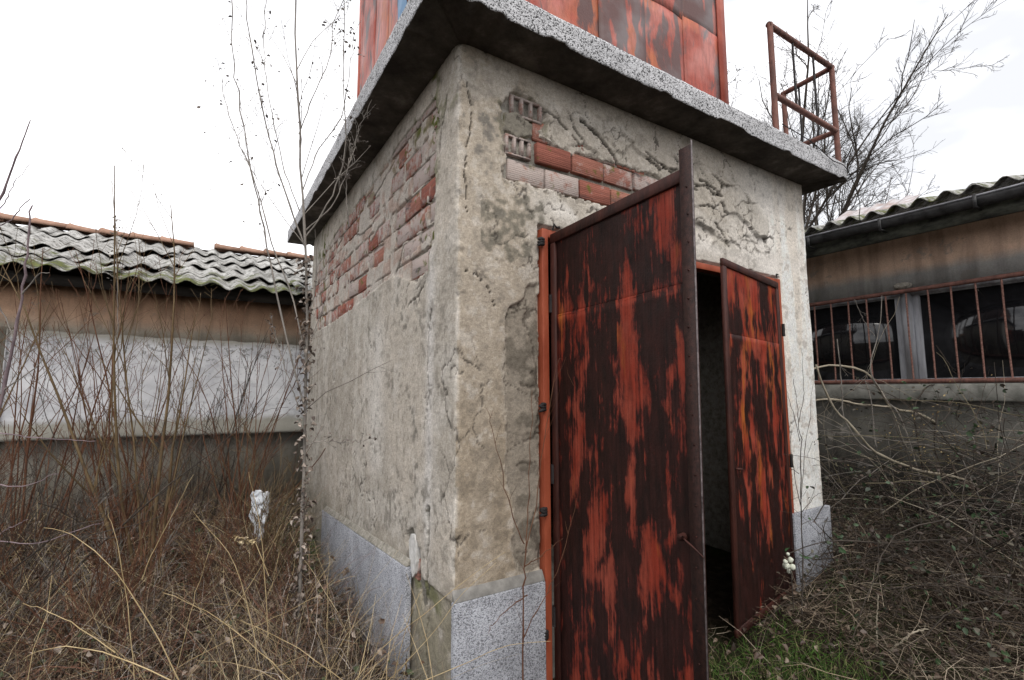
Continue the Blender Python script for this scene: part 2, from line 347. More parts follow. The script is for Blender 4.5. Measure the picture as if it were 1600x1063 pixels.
# left face: pale runs and grey weathering
paint(left*np.exp(-((yl-.30-.05*(n2-.5))/.055)**2)*.75*sstep(2.4, 2.0, z)*sstep(.5, 1.0, z), (.52, .52, .51))
paint(left*np.exp(-((yl-1.15-.15*(vs_-.5))/.16)**2)*.7*sstep(2.1, 1.8, z)*sstep(.9, 1.1, z), (.55, .545, .52))
paint(left*sstep(.52, .62, vs_)*sstep(1.0, 1.4, yl)*.4, (.50, .49, .45))
paint(left*sstep(.50, .68, nm)*np.exp(-((yl-.60)/.22)**2)*.7*sstep(2.2, 1.9, z)*sstep(.38, .55, n2), (.14, .135, .12))
paint(left*sstep(.50, .70, nm)*.5*sstep(.42, .66, n2), (.19, .185, .16))
paint(left*sstep(.75, .4, z+.15*(n2-.5))*.6, (.17, .16, .12))
# door face
paint(front*sstep(.50, .3, u)*sstep(.48, .56, n2+.15)*.75, (.34, .30, .24))
paint(front*sstep(.48, .3, u)*sstep(1.9, 1.2, z)*.6, (.27, .23, .17))
paint(front*np.exp(-((u-.13)/.06)**2)*sstep(.5, .8, z)*.35, (.36, .33, .28))
paint(front*sstep(1.9, 2.5, u+.3*(n2-.5)), (.50, .49, .46))
paint(front*sstep(2.35, 2.65, u)*sstep(3.1, 2.7, z), (.66, .655, .63)); paint(front*sstep(2.5, 2.8, u)*sstep(.5, .62, vs_)*.5, (.47, .43, .36))
paint(front*np.exp(-((z-2.44-.03*(n2-.5))/.06)**2)*sstep(.4, .6, u)*sstep(.42, .5, n2+.1)*.8, (.58, .57, .54))
paint(front*(poly_sd(wu, wz, [(.13, 2.42), (.3, 2.5), (.48, 2.45), (.5, 2.33), (.38, 2.15), (.22, 2.08), (.12, 2.2)]) < 0)*sstep(.42, .60, nm)*.85, (.13, .125, .10))
paint(front*sstep(.50, .66, nm)*sstep(.9, .2, u)*sstep(2.3, 2.7, z)*.7*sstep(.42, .58, n2), (.12, .12, .115))
paint(sstep(.54, .70, nm)*.45, (.17, .16, .14)); paint(sstep(.44, .30, nm)*.35, (.55, .54, .51))
paint(front*sstep(.47, .3, u)*sstep(.45, .62, nm)*.35*sstep(2.0, .7, z), (.16, .13, .09))
hole = np.zeros(u.shape, bool)
# --- exposed bricks of the door face
PB = [(.262, 2.535), (.262, 2.66), (.245, 2.78), (.235, 2.90), (.30, 2.985), (.42, 3.0), (.50, 2.93), (.485, 2.86), (.45, 2.84), (.47, 2.80), (.60, 2.775), (.69, 2.765), (.73, 2.79), (.90, 2.79), (1.0, 2.80), (1.13, 2.80),
      (1.30, 2.81), (1.45, 2.78), (1.55, 2.70), (1.5, 2.6), (1.40, 2.537), (.9, 2.535)]
hole |= front & (poly_sd(wu, wz, PB) < 0)
LUMP = front & (poly_sd(wu, wz, [(.24, 2.79), (.25, 2.88), (.31, 2.9), (.42, 2.86), (.42, 2.80), (.33, 2.765)]) < 0)
hole &= ~LUMP; h = np.where(LUMP, h-.004+.012*(n3-.5), h)
sd = poly_sd(u, z, PB)
paint(front*sstep(.05, -.01, sd)*sstep(.52, .60, nm)*(u < .6)*.9, (.09, .10, .025)); paint(LUMP*1., (.20, .19, .16))
# --- flaking shells above the doors: tilted plates with real steps
FL = [(.52, 2.99), (.8, 3.05), (1.3, 3.02), (1.9, 2.98), (2.35, 2.9), (2.6, 2.75), (2.62, 2.5), (2.3, 2.42), (1.85, 2.43), (1.5, 2.55), (1.45, 2.82), (1.1, 2.83), (.72, 2.80), (.5, 2.86)]
fm = front*sstep(.03, -.06, poly_sd(wu, wz, FL)); qx, qz = wu*3.4+.5*n2, wz*5.5+.5*n1
f1, f2, cx_, cy_ = worley(qx+.6*fbm(u*5, z*5, 51), qz+.6*fbm(u*5, z*5, 52), 9)
r1 = h2(np.floor(cx_*97), np.floor(cy_*89), 3); r2 = h2(np.floor(cx_*97), np.floor(cy_*89), 4)
h = h+fm*(.018*(r1-.45)+(cy_-qz)*.020*(r2*.7+.3)+(qx-cx_)*.012*(r1-.5))
ck = (f2-f1 < .032)*sstep(.42, .5, fbm(u*3.5, z*3.5, 55)); h = h-fm*ck*.012; paint(fm*ck*.9, (.05, .045, .04))
k1, k2, kx, kz = worley(wu*9+.9*fbm(u*9, z*9, 57), wz*13+.9*fbm(u*9, z*9, 58), 29); rk = h2(np.floor(kx*97), np.floor(kz*89), 6)
fk = fm*sstep(.46, .54, fbm(u*4, z*4, 59)); h = h+fk*(.007*(rk-.5)+(kz-wz*13)*.006); paint(fk*(k2-k1 < .06)*.7, (.10, .09, .075))
paint(fm*(r1-.3)*.8, (.31, .295, .255))
# hairline map cracking elsewhere
g1, g2, _, _ = worley(wu*4+.9*fbm(u*6, z*6, 61), wz*3+.9*fbm(u*6, z*6, 62), 19)
hk = (g2-g1 < .022)*sstep(.52, .6, fbm(u*2.2, z*2.2, 65)); h = h-hk*.005; paint(hk*.8, (.07, .063, .055))
# --- lost top coat beside the hinge post
PK = [(.46, 2.03), (.40, 2.02), (.36, 1.93), (.285, 1.90), (.262, 1.85), (.25, 1.6), (.262, 1.4), (.255, 1.15), (.30, .95), (.29, .8), (.32, .655), (.47, .655)]
pk = front & (poly_sd(wu, wz, PK) < 0); h = np.where(pk, h-.013+.009*(n3-.5)+.006*(r1-.5), h)
paint(pk*.9, (.235, .215, .18)); paint(pk*sstep(.5, .62, n3)*.7, (.12, .11, .09)); paint(front*(np.abs(poly_sd(wu, wz, PK)) < .008)*.5, (.45, .42, .36))
pc = pk & ((g2-g1 < .03) | (np.abs((z-.66+.10*n2+.04*n1) % .37-.18) < .004*(n3 > .45))); h = h-pc*.006; paint(pc*.7, (.07, .06, .05))
# --- left face: single bricks and smeared patches laid bare
CH, BW = .1235, .252
row = np.floor((z-2.10)/CH); off = (row % 2)*.126
bi = np.floor((yl-.10+off)/BW); fy = ((yl-.10+off)/BW) % 1; fz = ((z-2.10)/CH) % 1
rb = h2(bi, row, 77)
PL = [(.262, 3.0), (.262, 2.25), (.50, 2.08), (.9, 2.20), (1.4, 2.17), (2.2, 2.12), (3.2, 2.10), (3.5, 2.4), (3.4, 2.8), (2.4, 2.93), (1.5, 2.96), (.7, 3.02)]
inL = left & (poly_sd(yl+.06*(n2-.5), wz, PL) < 0)
joint = (fy < .05) | (fy > .97) | (fz < .09)
prob = .05+.22*sstep(2.25, 2.5, z)*sstep(1.7, .8, yl)
full = inL & (rb < prob); part = inL & (rb >= prob) & (rb < prob+.45) & (fbm(yl*6, z*6, 81) > .53)
SB = [(.345, .585, 2.105, 2.22), (1.105, 1.34, 2.335, 2.45), (1.5, 1.74, 2.225, 2.345), (2.4, 2.64, 2.105, 2.22)]
sb = np.zeros(u.shape, bool)
for q in SB: sb |= left & (yl > q[0]) & (yl < q[1]) & (wz > q[2]+.0) & (wz < q[3]+.01)
hole |= ((full | part) & ~joint) | (sb)
thin = inL & ~hole; h = np.where(thin, h-.008, h); paint(thin*.5, (.40, .37, .34)); paint((thin & joint & (n3 > .45))*.7, (.12, .10, .08)); h = np.where(thin & joint & (n3 > .47), h-.012, h)
paint(thin*sstep(.48, .62, n3)*.55, (.33, .23, .19))
mossy = left*(np.exp(-((yl-.29)/.05)**2)*sstep(2.0, 2.2, z)+.8*np.exp(-((yl-.50)/.08)**2)*sstep(2.85, 2.95, z)+.8*np.exp(-((yl-3.0)/.14)**2)*sstep(2.1, 2.2, z)+.5*np.exp(-((z-2.9)/.05)**2))*sstep(.5, .58, n3)
paint(mossy*.95, (.085, .10, .018))
for P, wd in (([(3.45, 2.55), (3.0, 2.72), (2.4, 2.80), (1.95, 2.87), (1.4, 2.93)], .014), ([(1.4, 2.86), (1.05, 2.92), (.75, 2.97)], .01), ([(.72, 2.62), (.66, 2.5), (.70, 2.4), (.78, 2.28), (.85, 2.2)], .014),
              ([(.32, 3.06), (.28, 2.95), (.22, 2.85)], .008), ([(.13, 2.95), (.15, 2.88), (.20, 2.8), (.21, 2.70)], .008), ([(.62, 1.96), (.52, 1.99), (.42, 2.03)], .007), ([(.30, 1.9), (.33, 1.7), (.31, 1.5), (.36, 1.3)], .006),
              ([(1.9, 2.75), (1.6, 2.66), (1.2, 2.68)], .009), ([(3.1, 2.2), (3.08, 2.0), (3.12, 1.85)], .012)):
    dl = line_d(yl+.03*(n3-.5), wz, P); mk = left & (dl < wd*.8*(n2+.9*(nf-.2))); h = np.where(mk, h-.02, h); paint(mk*.95, (.03, .027, .024))
for P, wd in (([(.47, 2.96), (.58, 2.93), (.72, 2.85), (.78, 2.82)], .009), ([(.74, 2.98), (.86, 2.93), (.98, 2.84), (1.07, 2.74)], .016), ([(1.25, 2.93), (1.42, 2.88), (1.6, 2.84), (1.72, 2.80)], .010),
              ([(1.75, 2.87), (1.88, 2.86), (2.0, 2.8)], .016), ([(.04, 2.97), (.07, 2.85), (.06, 2.7), (.03, 2.5), (.05, 2.3)], .0035), ([(.03, 2.05), (.10, 2.03), (.16, 1.98), (.2, 1.9)], .0025), ([(1.9, 2.62), (1.98, 2.56), (2.05, 2.46)], .009)):
    dl = line_d(u+.03*(n3-.5), wz, P); mk = front & (dl < wd*.75*(n2+.9*(nf-.2))); h = np.where(mk, h-.02, h); paint(mk*.95, (.03, .027, .024))
# --- broken foot of the left face
DM = [(.56, .68), (.60, .76), (.50, .80), (.40, .73), (.36, .60), (.30, .48), (.36, .46), (.42, .56), (.48, .60)]
dm = left & (poly_sd(yl+.05*(n3-.5), wz, DM) < 0); hole |= dm
base = left & (z < .60) & (yl < .6); h = np.where(base, h-.010+.014*(n3-.5), h); paint(base*sstep(.35, .6, n3)*.8, (.22, .21, .16)); paint(base*sstep(.55, .65, n2)*.7, (.11, .12, .05))
gr = left & (np.abs(yl-.30-.05*(n3-.5)) < .02*n2) & (z < .95) & (z > .1); h = np.where(gr, h-.02, h); paint(gr*.8, (.06, .06, .04))
paint(np.exp(-(s/.014)**2)*.5*sstep(.42, .6, fbm(u*0, z*16, 90)), (.50, .49, .46)); h = h-np.exp(-(s/.03)**2)*.014*sstep(.45, .75, fbm(u*6, z*13, 91))+np.exp(-(s/.02)**2)*.006*(nf-.5)
# --- door opening and base of the door face
ed = .012*(fbm(u*0+3, z*14, 95)-.5)
op = front & (u > .452+ed) & (u < 2.655-ed) & (z < 2.335+.02*(n3-.5)); hole |= op
hm = np.abs(poly_sd(wu, wz, PB)) < .022; h = np.where(front & hm & ~hole & (nf > .5), h-.007, h); paint((front & hm & ~hole & (nf > .5))*.7, (.20, .185, .16)); h = np.where(hole, -.034, h)
col = np.clip(col*np.array([1.19, 1.14, 1.11]), 0, .72)
# keep skin out of the roof slab
px = bx+nx*h; py = by+ny*h
keep = ~(front & (u > .49) & (u < 2.62) & (z < 2.30)); Fq = grid_faces(len(s_l), len(z_l)); kf = keep.ravel()[Fq].all(1)
skin = obj('plaster', mesh('plaster', np.stack([px, py, z], -1), Fq[kf], mt_plaster, False, col), wall)

# --- bricks in the wall
bm_ = boxv(-.5, .5, -.5, .5, -.5, .5)
def brick_mesh(n, mat, L, T, H):
    V = boxv(-L/2, L/2, 0, T, -H/2, H/2); V += rng.normal(0, .0015, V.shape); return mesh(n, V, BOXF, mat)
bmf = [brick_mesh('brick', mt_brick, .222, .05, .106) for _ in range(4)]; bmh = [brick_mesh('half_brick', mt_brick, .10, .05, .106) for _ in range(2)]
def add_brick(me, x, z_, proud=.0, face='front', rot=0):
    w = (x, .010-proud, z_) if face == 'front' else (.010-proud, x, z_)
    o = obj('brick', me, wall, w)
    if face != 'front': o.rotation_euler.z = -math.pi/2
    o.rotation_euler.y = rot; b = o.modifiers.new('bevel', 'BEVEL'); b.width = .004; b.segments = 1; return o
for i in range(6): add_brick(bmf[i % 4], .385+i*.232+random.uniform(-.003, .003), 2.588+i*.001, random.uniform(0, .012), rot=random.uniform(-.008, .008))
for i in range(5):
    x = .555+i*.236
    add_brick(bmf[(i+1) % 4], x, 2.718+i*.004+random.uniform(-.003, .003), random.choice((.004, .016, .012)), rot=random.uniform(-.01, .01))
for i in range(3): add_brick(bmf[i % 4], .66+i*.24, 2.842, -.002)
add_brick(bmh[0], .478, 2.838, .0)
def hollow(x, z_, L):
    R = []
    for k in range(4): R.append((x-L/2+k*(L-.014)/3, x-L/2+k*(L-.014)/3+.014, -.002+.004*random.random(), .05, z_-.042, z_+.042))
    R += [(x-L/2, x+L/2, .003, .05, z_-.053, z_-.0425), (x-L/2, x+L/2, .006, .05, z_+.0425, z_+.053)]
    box_obj('hollow_brick', R, mt_brick, wall)
hollow(.385, 2.93, .19); hollow(.335, 2.715, .15)
bml = [brick_mesh('brick', mt_brickw, .234, .05, .108) for _ in range(4)]; bmo = [brick_mesh('brick', mt_brick, .234, .05, .108)]
nb = 0
for r_ in range(8):
    for b_ in range(0, 15):
        yc = .10-(r_ % 2)*.126+(b_+.525)*BW; zc = 2.10+(r_+.545)*CH
        if yc < .2 or yc > 3.45 or zc > 3.08: continue
        rbv = float(h2(np.array([b_]), np.array([r_]), 77)[0])
        if rbv < .80:
            add_brick(bml[(b_+r_) % 4] if random.random() < .9 else bmo[0], yc, zc, random.uniform(-.004, .005), 'left', random.uniform(-.01, .01)); nb += 1
for q in SB: add_brick(bmo[0], (q[0]+q[1])/2, (q[2]+q[3])/2, -.002, 'left')
add_brick(bmo[0], .54, .62, .002, 'left')
# white scrap of render hanging in the broken foot
V = []; 
pp = np.array([(.53, .735), (.50, .775), (.455, .78), (.43, .74), (.425, .66), (.44, .60), (.475, .57), (.50, .62), (.52, .67)])
Vf = np.array([(-.004, y_, z_) for y_, z_ in pp]); Vb = Vf+[.03, 0, 0]; n = len(pp)
me = bpy.data.meshes.new('render_patch'); me.from_pydata(np.vstack([Vf, Vb]).tolist(), [], [list(range(n))[::-1], [i+n for i in range(n)]]+[[i, (i+1) % n, (i+1) % n+n, i+n] for i in range(n)])
me.materials.append(M_noisecol('white_render', (.45, .44, .42), (.68, .67, .65), 30)); obj('render_patch', me, wall)

# --- roof slab with washed pebble edge
def slab():
    x0, x1, y0, y1 = -E_, 3.294, -E_, D_+E_
    cs = [(x0, y0), (x1, y0), (x1, y1), (x0, y1)]; P = []; Nn = []
    for i in range(4):
        a_, b_ = np.array(cs[i]), np.array(cs[(i+1) % 4]); L = np.linalg.norm(b_-a_); k = int(L/.02)
        for j in range(k):
            P.append(a_+(b_-a_)*j/k); e = (b_-a_)/L; Nn.append(np.array([e[1], -e[0]]))
    P = np.array(P); Nn = np.array(Nn); n = len(P); ar = np.arange(n)*.02; zs = [0, .006, .02, .06, .1, .125, HS-HW]
    V = []
    for k, dz in enumerate(zs):
        nn = fbm(ar*12, ar*0+k*7.3, 101); chip = fbm(ar*4.5, ar*0+3, 107, 5)
        push = (nn-.5)*.006; dzz = np.zeros(n)
        if k <= 2: dzz = sstep(.60, .72, chip)*.018*(3-k)/3+(fbm(ar*22, ar*0, 111)-.5)*.008
        if k == 0: push = push-.003
        if k == len(zs)-1: dzz = (fbm(ar*10, ar*0, 117)-.5)*.008; push = push-.004
        V.append(np.column_stack([P+Nn*push[:, None], HW+dz+dzz]))
    V.append(np.column_stack([P*0+np.clip(P, [.05, .05], [W_-.05, D_-.05]), np.full(n, HW+.0)]))   # soffit inner ring
    inner = V.pop(); V = np.array(V); K = len(zs)
    idx = np.arange(K*n).reshape(K, n); j = np.roll(idx, -1, 1)
    side = np.stack([idx[:-1], j[:-1], j[1:], idx[1:]], -1).reshape(-1, 4)
    allv = np.vstack([V.reshape(-1, 3), inner, np.column_stack([inner[:, :2], np.full(n, HS+.0)])])
    b0 = K*n; ii = np.arange(n); jj = (ii+1) % n
    sof = np.stack([b0+ii, b0+jj, jj, ii], -1); top = np.stack([(K-1)*n+ii, (K-1)*n+jj, b0+n+jj, b0+n+ii], -1)
    cap = []
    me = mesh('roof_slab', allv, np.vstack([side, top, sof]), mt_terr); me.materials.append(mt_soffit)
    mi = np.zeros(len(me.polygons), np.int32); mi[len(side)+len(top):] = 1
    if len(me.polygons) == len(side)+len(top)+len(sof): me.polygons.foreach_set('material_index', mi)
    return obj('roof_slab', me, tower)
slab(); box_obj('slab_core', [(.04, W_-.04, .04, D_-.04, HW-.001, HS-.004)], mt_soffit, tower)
# --- plinth facing slabs
for (x0, x1, y0, y1, z1) in ((-.034, -.0, .49, 1.486, .585), (-.029, -.0, 1.502, 2.54, .545)):
    b_ = boxv(x0, x1, y0, y1, -.35, z1)
    dzl = (.617-.552)*.999 if y0 < 1 else (.552-.49)
    for i in (4, 5): b_[i, 2] = (.617 if y0 < 1 else .552)
    for i in (6, 7): b_[i, 2] = (.552 if y0 < 1 else .49)
    box_obj('plinth_slab', [b_], mt_plinth, tower, .004)
box_obj('plinth_slab', [(-.014, .452, -.032, -.001, -.35, .621)], mt_plinth, tower, .004)
box_obj('plinth_slab', [(2.60, 3.10, -.034, -.001, -.35, .632)], mt_plinth, tower, .004)
lg = boxv(-.01, .452, -.028, .0, .622, .665); lg[4, 1] = lg[5, 1] = -.004; box_obj('mortar_ledge', [lg], M_noisecol('grey_mortar', (.14, .135, .125), (.30, .29, .27), 12), tower, .003)
lg = boxv(-.028, 0, .50, 2.5, .0, .0); 
for i, (yy, za) in enumerate(((.50, .618), (.50, .618), (2.5, .494), (2.5, .494))): lg[i, 2] = za
for i, (yy, za) in enumerate(((.50, .650), (.50, .650), (2.5, .53), (2.5, .53))): lg[4+i, 2] = za
lg[4, 0] = lg[7, 0] = -.004; box_obj('mortar_ledge', [lg], mt_mortar, tower, .003)

# --- steel frame in the opening
frame = box_obj('door_frame', [(.4647, .502, -.012, .05, -.2, 2.316), (2.604, 2.642, -.012, .05, -.2, 2.316), (.502, 2.604, -.010, .05, 2.272, 2.314)], mt_frame, tower, .003)
for zz in (2.24, 1.42, .93, .38):
    a_ = Acc(); 
    for k in range(3): p0 = np.array([.462+.0*k, -.02, zz+.012*(k-1)]); a_.tube([p0+[-.03, 0, random.uniform(-.01, .01)], p0+[-.012, -.004, 0], p0+[.006, -.002, 0]], [.006, .012, .009])
    a_.obj('anchor_lug', mt_black, frame)
a_ = Acc(); a_.tube([(2.58, -.02, 2.318), (2.58, -.02, 2.345), (2.60, -.02, 2.345)], .006); a_.obj('anchor_lug', mt_black, frame)
a_ = Acc(); a_.tube([(.53, -.015, 2.315), (.535, -.02, 2.345), (.55, -.02, 2.33), (.57, -.02, 2.335)], .006); a_.obj('anchor_lug', mt_black, frame)

def leaf(H, Etop, Ebot, ztop, zbot, th, seamz, mat, zin, zen):
    """door leaf hung at H (xy); E = free end (xy) at top and bottom; th thickness vector side given by sign"""
    H = np.array(H); Et = np.array(Etop); Eb = np.array(Ebot)
    L = np.linalg.norm(Et-H); d = (Et-H)/L; nrm = np.array([d[1], -d[0]]) if th > 0 else np.array([-d[1], d[0]]); T = abs(th)
    def P(a, t, zf):        # a along 0..L, t depth behind outer face, zf 0..1
        zt = ztop+(zen-ztop)*a/L; zz = zbot+(zt-zbot)*zf; xy = H+(d*a)*(1)+(Eb-Et)*(a/L)*(1-zf)-nrm*t; return np.array([xy[0], xy[1], zz])
    def bx_(a0, a1, t0, t1, f0, f1):
        return np.array([P(a0, t0, f0), P(a1, t0, f0), P(a1, t1, f0), P(a0, t1, f0), P(a0, t0, f1), P(a1, t0, f1), P(a1, t1, f1), P(a0, t1, f1)])
    hh = ztop-zbot; door = None
    # sheets (upper and lower, lapped)
    sf = (seamz-zbot)/hh
    def sheet(f0, f1, t0, seed):
        nu, nv = 26, int(60*(f1-f0))+4; A = np.linspace(.03, L-.03, nu); B = np.linspace(f0, f1, nv); V = np.zeros((nu, nv, 3))
        for i, a_ in enumerate(A):
            for j, f_ in enumerate(B):
                w = .006*(float(fbm(np.array([a_*3.]), np.array([f_*4.]), seed)[0])-.5)
                V[i, j] = P(a_, t0+w, f_)
        return mesh('door_sheet', V, grid_faces(nu, nv), mat, True)
    return P, bx_, sheet, L, sf, nrm, d
# big left leaf, swung out a full quarter turn
door = None
def build_leaf(H, Et, Eb, zt, zb, th, seamz, mat, zen, flatbar):
    P, bx_, sheet, L, sf, nrm, d = leaf(H, Et, Eb, zt, zb, th, seamz, mat, None, zen)
    V, Fc = boxes([bx_(0, L, .0, .022, 1-.022, 1.0), bx_(0, L, .0, .022, 0, .022), bx_(0, .04, .0, .022, .022, .978), bx_(L-.045, L, .0, .022, .022, .978)])
    door = obj('door', mesh('door', V, Fc, mt_bar), tower); bv = door.modifiers.new('bevel', 'BEVEL'); bv.width = .003
    for f0, f1, t0, sd_ in ((.015, sf+.004, .010, 5), (sf-.004, .985, .013, 9)):
        o = obj('door_sheet', sheet(f0, f1, t0, sd_), door); so_ = o.modifiers.new('s', 'SOLIDIFY'); so_.thickness = .002
    # weld seam
    a_ = Acc(); A = np.linspace(.04, L-.045, 40); a_.tube([P(q, .0115, sf+.0015*math.sin(q*23)) for q in A], .002+.0015*rng.random(40), 5); a_.obj('weld_seam', mat, door)
    return door, P, bx_, L, nrm, d
d1, P1, bx1, L1, n1_, dd1 = build_leaf((.506, -.02), (.478, -.885), (.470, -.860), 2.285, .03, 1, 1.86, mt_door, 2.295, True)
# flat steel bar along the free edge, standing above the leaf
V, Fc = boxes([bx1(L1-.04, L1+.012, -.007, -.001, .0, 1.03)]); o = obj('edge_bar', mesh('edge_bar', V, Fc, mt_flat), d1)
V, Fc = boxes([bx1(L1+.0125, L1+.015, -.008, -.002, .0, 1.036)]); o = obj('edge_flange', mesh('edge_flange', V, Fc, M_noisecol('worn_steel_edge', (.05, .04, .04), (.2, .17, .17), 50, .5)), d1)
a_ = Acc()
for k in range(22):
    q = P1(L1-.014+.006*math.sin(k*7), -.007, .04+k*.044); a_.tube([q, q+np.append(n1_, 0)*.004], [.0035, .0025], 6)
o = a_.obj('rivets', mt_bar, d1); o['kind'] = 'stuff'
hd = P1(L1-.07, 0, .43); N3 = np.append(n1_, 0)
a_ = Acc(); a_.tube([hd, hd+N3*.02, hd+N3*.022+[0, -.012, .002]], [.014, .012, .006], 8); a_.tube([hd+N3*.012, hd+N3*.018+[0, -.05, -.02], hd+N3*.012+[0, -.085, -.045]], [.004, .0035, .002], 5); a_.obj('handle', mt_bar, d1)
for zz in (1.93, 1.1, .45):
    a_ = Acc(); a_.tube([(.508, -.022, zz-.045), (.508, -.022, zz+.045)], .011, 8); a_.obj('hinge', mt_black, d1)
d2, P2, bx2, L2, n2_, dd2 = build_leaf((2.60, -.02), (1.690, -.190), (1.640, -.200), 2.285, .125, -1, 1.82, mt_door2, 2.30, False)
for zz in (1.93, 1.0):
    a_ = Acc(); a_.tube([(2.602, -.034, zz-.045), (2.602, -.034, zz+.045)], .011, 8); a_.obj('hinge', mt_black, d2)
hd = P2(L2-.07, 0, .42); a_ = Acc(); a_.tube([hd, hd+np.append(n2_, 0)*.02, hd+np.append(n2_, 0)*.02+[.02, 0, 0]], [.008, .007, .004], 8); a_.obj('handle', mt_bar, d2)

# --- red tank cladding on the slab
TX0, TX1, TY0, TY1, TZ = .338, 2.706, .375, 3.29, 6.2
tank = box_obj('metal_tank', [(TX0+.03, TX1-.03, TY0+.03, TY1-.03, HS-.002, TZ)], mt_bar, tower)
mt_tank = [M_rust('tank_paint_%s' % n_, b_, o_, None, 0, br, ax_i, .8) for n_, b_, o_, br, ax_i in (('red', .03, .35, 1.45, 0), ('bare', -.035, .1, 1.5, 0), ('orange', .06, .7, 1.5, 0))]
def M_tank(name, bias, orange, ax_i):
    M = Mt(name, .55, spec=.35); p = M.sep(); w = M.noise(1.6, 3, .5)
    x = M.math('ADD', p[ax_i], M.math('MULTIPLY', w, .25)); cb = M.n('CombineXYZ'); M.l(M.math('MULTIPLY', x, 7), cb.inputs[0]); M.l(M.math('MULTIPLY', p[2], 1.6), cb.inputs[1])
    n1 = M.n('TexNoise'); n1.inputs['Scale'].default_value = 1; n1.inputs['Detail'].default_value = 7; n1.inputs['Roughness'].default_value = .6; M.l(cb.outputs[0], n1.inputs['Vector'])
    f = M.math('ADD', n1.outputs['Fac'], bias); f = M.math('ADD', f, M.math('MULTIPLY', M.math('SUBTRACT', M.rnd(), .5), .08))
    red = M.mix(M.ramp(M.noise(3, 4), [(.4, 0), (.62, 1)]), (.34, .06, .035), (.46, .17, .14))
    red = M.mix(M.ramp(M.noise(2.4, 4), [(.58-orange*.3, 0), (.68-orange*.2, .9)]), red, (.42, .12, .045)); red = M.mix(.6, red, M.ramp(M.noise(30, 5, .7, sc=(1, 1, .2)), [(.35, .45), (.6, 1.1)]), 'MULTIPLY')
    dk = M.mix(M.ramp(M.noise(3, 3), [(.4, 0), (.6, 1)]), (.10, .045, .04), (.15, .12, .12))
    k = M.ramp(f, [(.47, 0), (.53, 1)]); M.col(M.mix(k, dk, red)); M.bump(M.math('ADD', M.math('MULTIPLY', k, .4), M.noise(80, 4)), .002); return M.m
tm = [M_tank('tank_red', .02, .1, 0), M_tank('tank_bare', -.06, .0, 0), M_tank('tank_orange', .05, .7, 0)]; tml = M_tank('tank_side', .07, .1, 1)
def tsheet(a0, a1, z0, z1, face, mat, t, name='metal_sheet'):
    nu, nv = 9, 12; A = np.linspace(a0, a1, nu); B = np.linspace(z0, z1, nv); A2, B2 = np.meshgrid(A, B, indexing='ij')
    bul = np.sin(np.pi*(A2-a0)/(a1-a0))*.010*(1+.8*np.sin(B2*4.1+a0*9))+.012*(fbm(A2*5, B2*3, 7)-.5)
    V = np.stack([A2, TY0+t-bul, B2], -1) if face == 'front' else np.stack([TX0+t-bul, A2, B2], -1)
    fc = grid_faces(nu, nv); fc = fc if face == 'front' else fc[:, ::-1]
    o = obj(name, mesh(name, V, fc, mat, True), tank); md = o.modifiers.new('s', 'SOLIDIFY'); md.thickness = .003; md.offset = -1; return o
xs = [TX0+.004, .794, 1.247, 1.704, 2.154, 2.606]
for i in range(5):
    mm = [tm[0], tm[2], tm[1], tm[0], tm[0]][i]
    tsheet(xs[i], xs[i+1]+.012, HS+.002, 4.47+.02*(i == 4), 'front', mm, .004*(i % 2)); tsheet(xs[i], xs[i+1]+.012, 4.455, 5.4, 'front', [tm[0], tm[2], tm[1], tm[0], tm[1]][i], .006-.004*(i % 2))
ys = np.arange(TY0+.004, TY1, .455)
for i in range(len(ys)):
    y1_ = min(ys[i]+.465, TY1-.05)
    tsheet(ys[i], y1_, HS+.002, 4.47, 'left', tml, .004*(i % 2)); tsheet(ys[i], y1_, 4.455, 6.18, 'left', tml, .006-.004*(i % 2))
tsheet(1.70, 1.93, 4.6, 5.5, 'left', M_noisecol('blue_grey_enamel', (.10, .20, .34), (.25, .36, .5), 5), -.008, 'blue_patch')
for (cx, cy) in ((TX1, TY0), (TX0, TY1), (TX0, TY0)):
    sx = -1 if cx > 1 else 1; sy = 1 if cy < 1 else -1
    xa, xb = sorted((cx+.003*-sx, cx+sx*.10 if cx > 1 else cx+.05)); ya, yb = sorted((cy-.012*sy, cy+sy*.05))
    box_obj('corner_angle', [(xa, xb, ya, ya+.012 if sy > 0 else yb, HS+.001, TZ)] if sy > 0 else [(cx-.006, cx+.05, cy-.06, cy+.004, HS+.001, TZ)], M_noisecol('red_corner_paint', (.28, .055, .035), (.42, .11, .07), 5, .55) if (cx, cy) != (TX0, TY0) else M_noisecol('blue_grey_paint', (.12, .2, .32), (.3, .38, .48), 5), tank)

# --- railing at the slab corner
rl = None
A_ = (2.36, -.2); C_ = (3.255, -.2); B_ = (3.255, .19)
def post(x, y, z0, z1, r=.021): a_ = Acc(); a_.tube([(x, y, z0), (x, y, z1)], r, 10); return a_
rl = post(*A_, 3.28, 4.115).obj('railing', mt_rail, tower)
for q in (C_, B_): post(*q, 3.28, 4.125 if q is C_ else 4.11).obj('post', mt_rail, rl)
for (p, q) in (((2.34, -.2, 4.10), (3.27, -.2, 4.115)), ((2.37, -.2, 3.572), (3.26, -.2, 3.565)), ((3.255, -.2, 4.11), (3.255, .205, 4.10)), ((3.255, -.2, 3.565), (3.255, .2, 3.57))):
    a_ = Acc(); a_.tube([p, q], .021, 10); a_.obj('rail', mt_rail, rl)
for x in (2.66, 2.96): a_ = Acc(); a_.tube([(x, -.2, 3.58), (x, -.2, 4.09)], .008, 6); a_.obj('baluster', mt_black, rl)
for y in (-.07, .06): a_ = Acc(); a_.tube([(3.255, y, 3.58), (3.255, y, 4.09)], .008, 6); a_.obj('baluster', mt_black, rl)

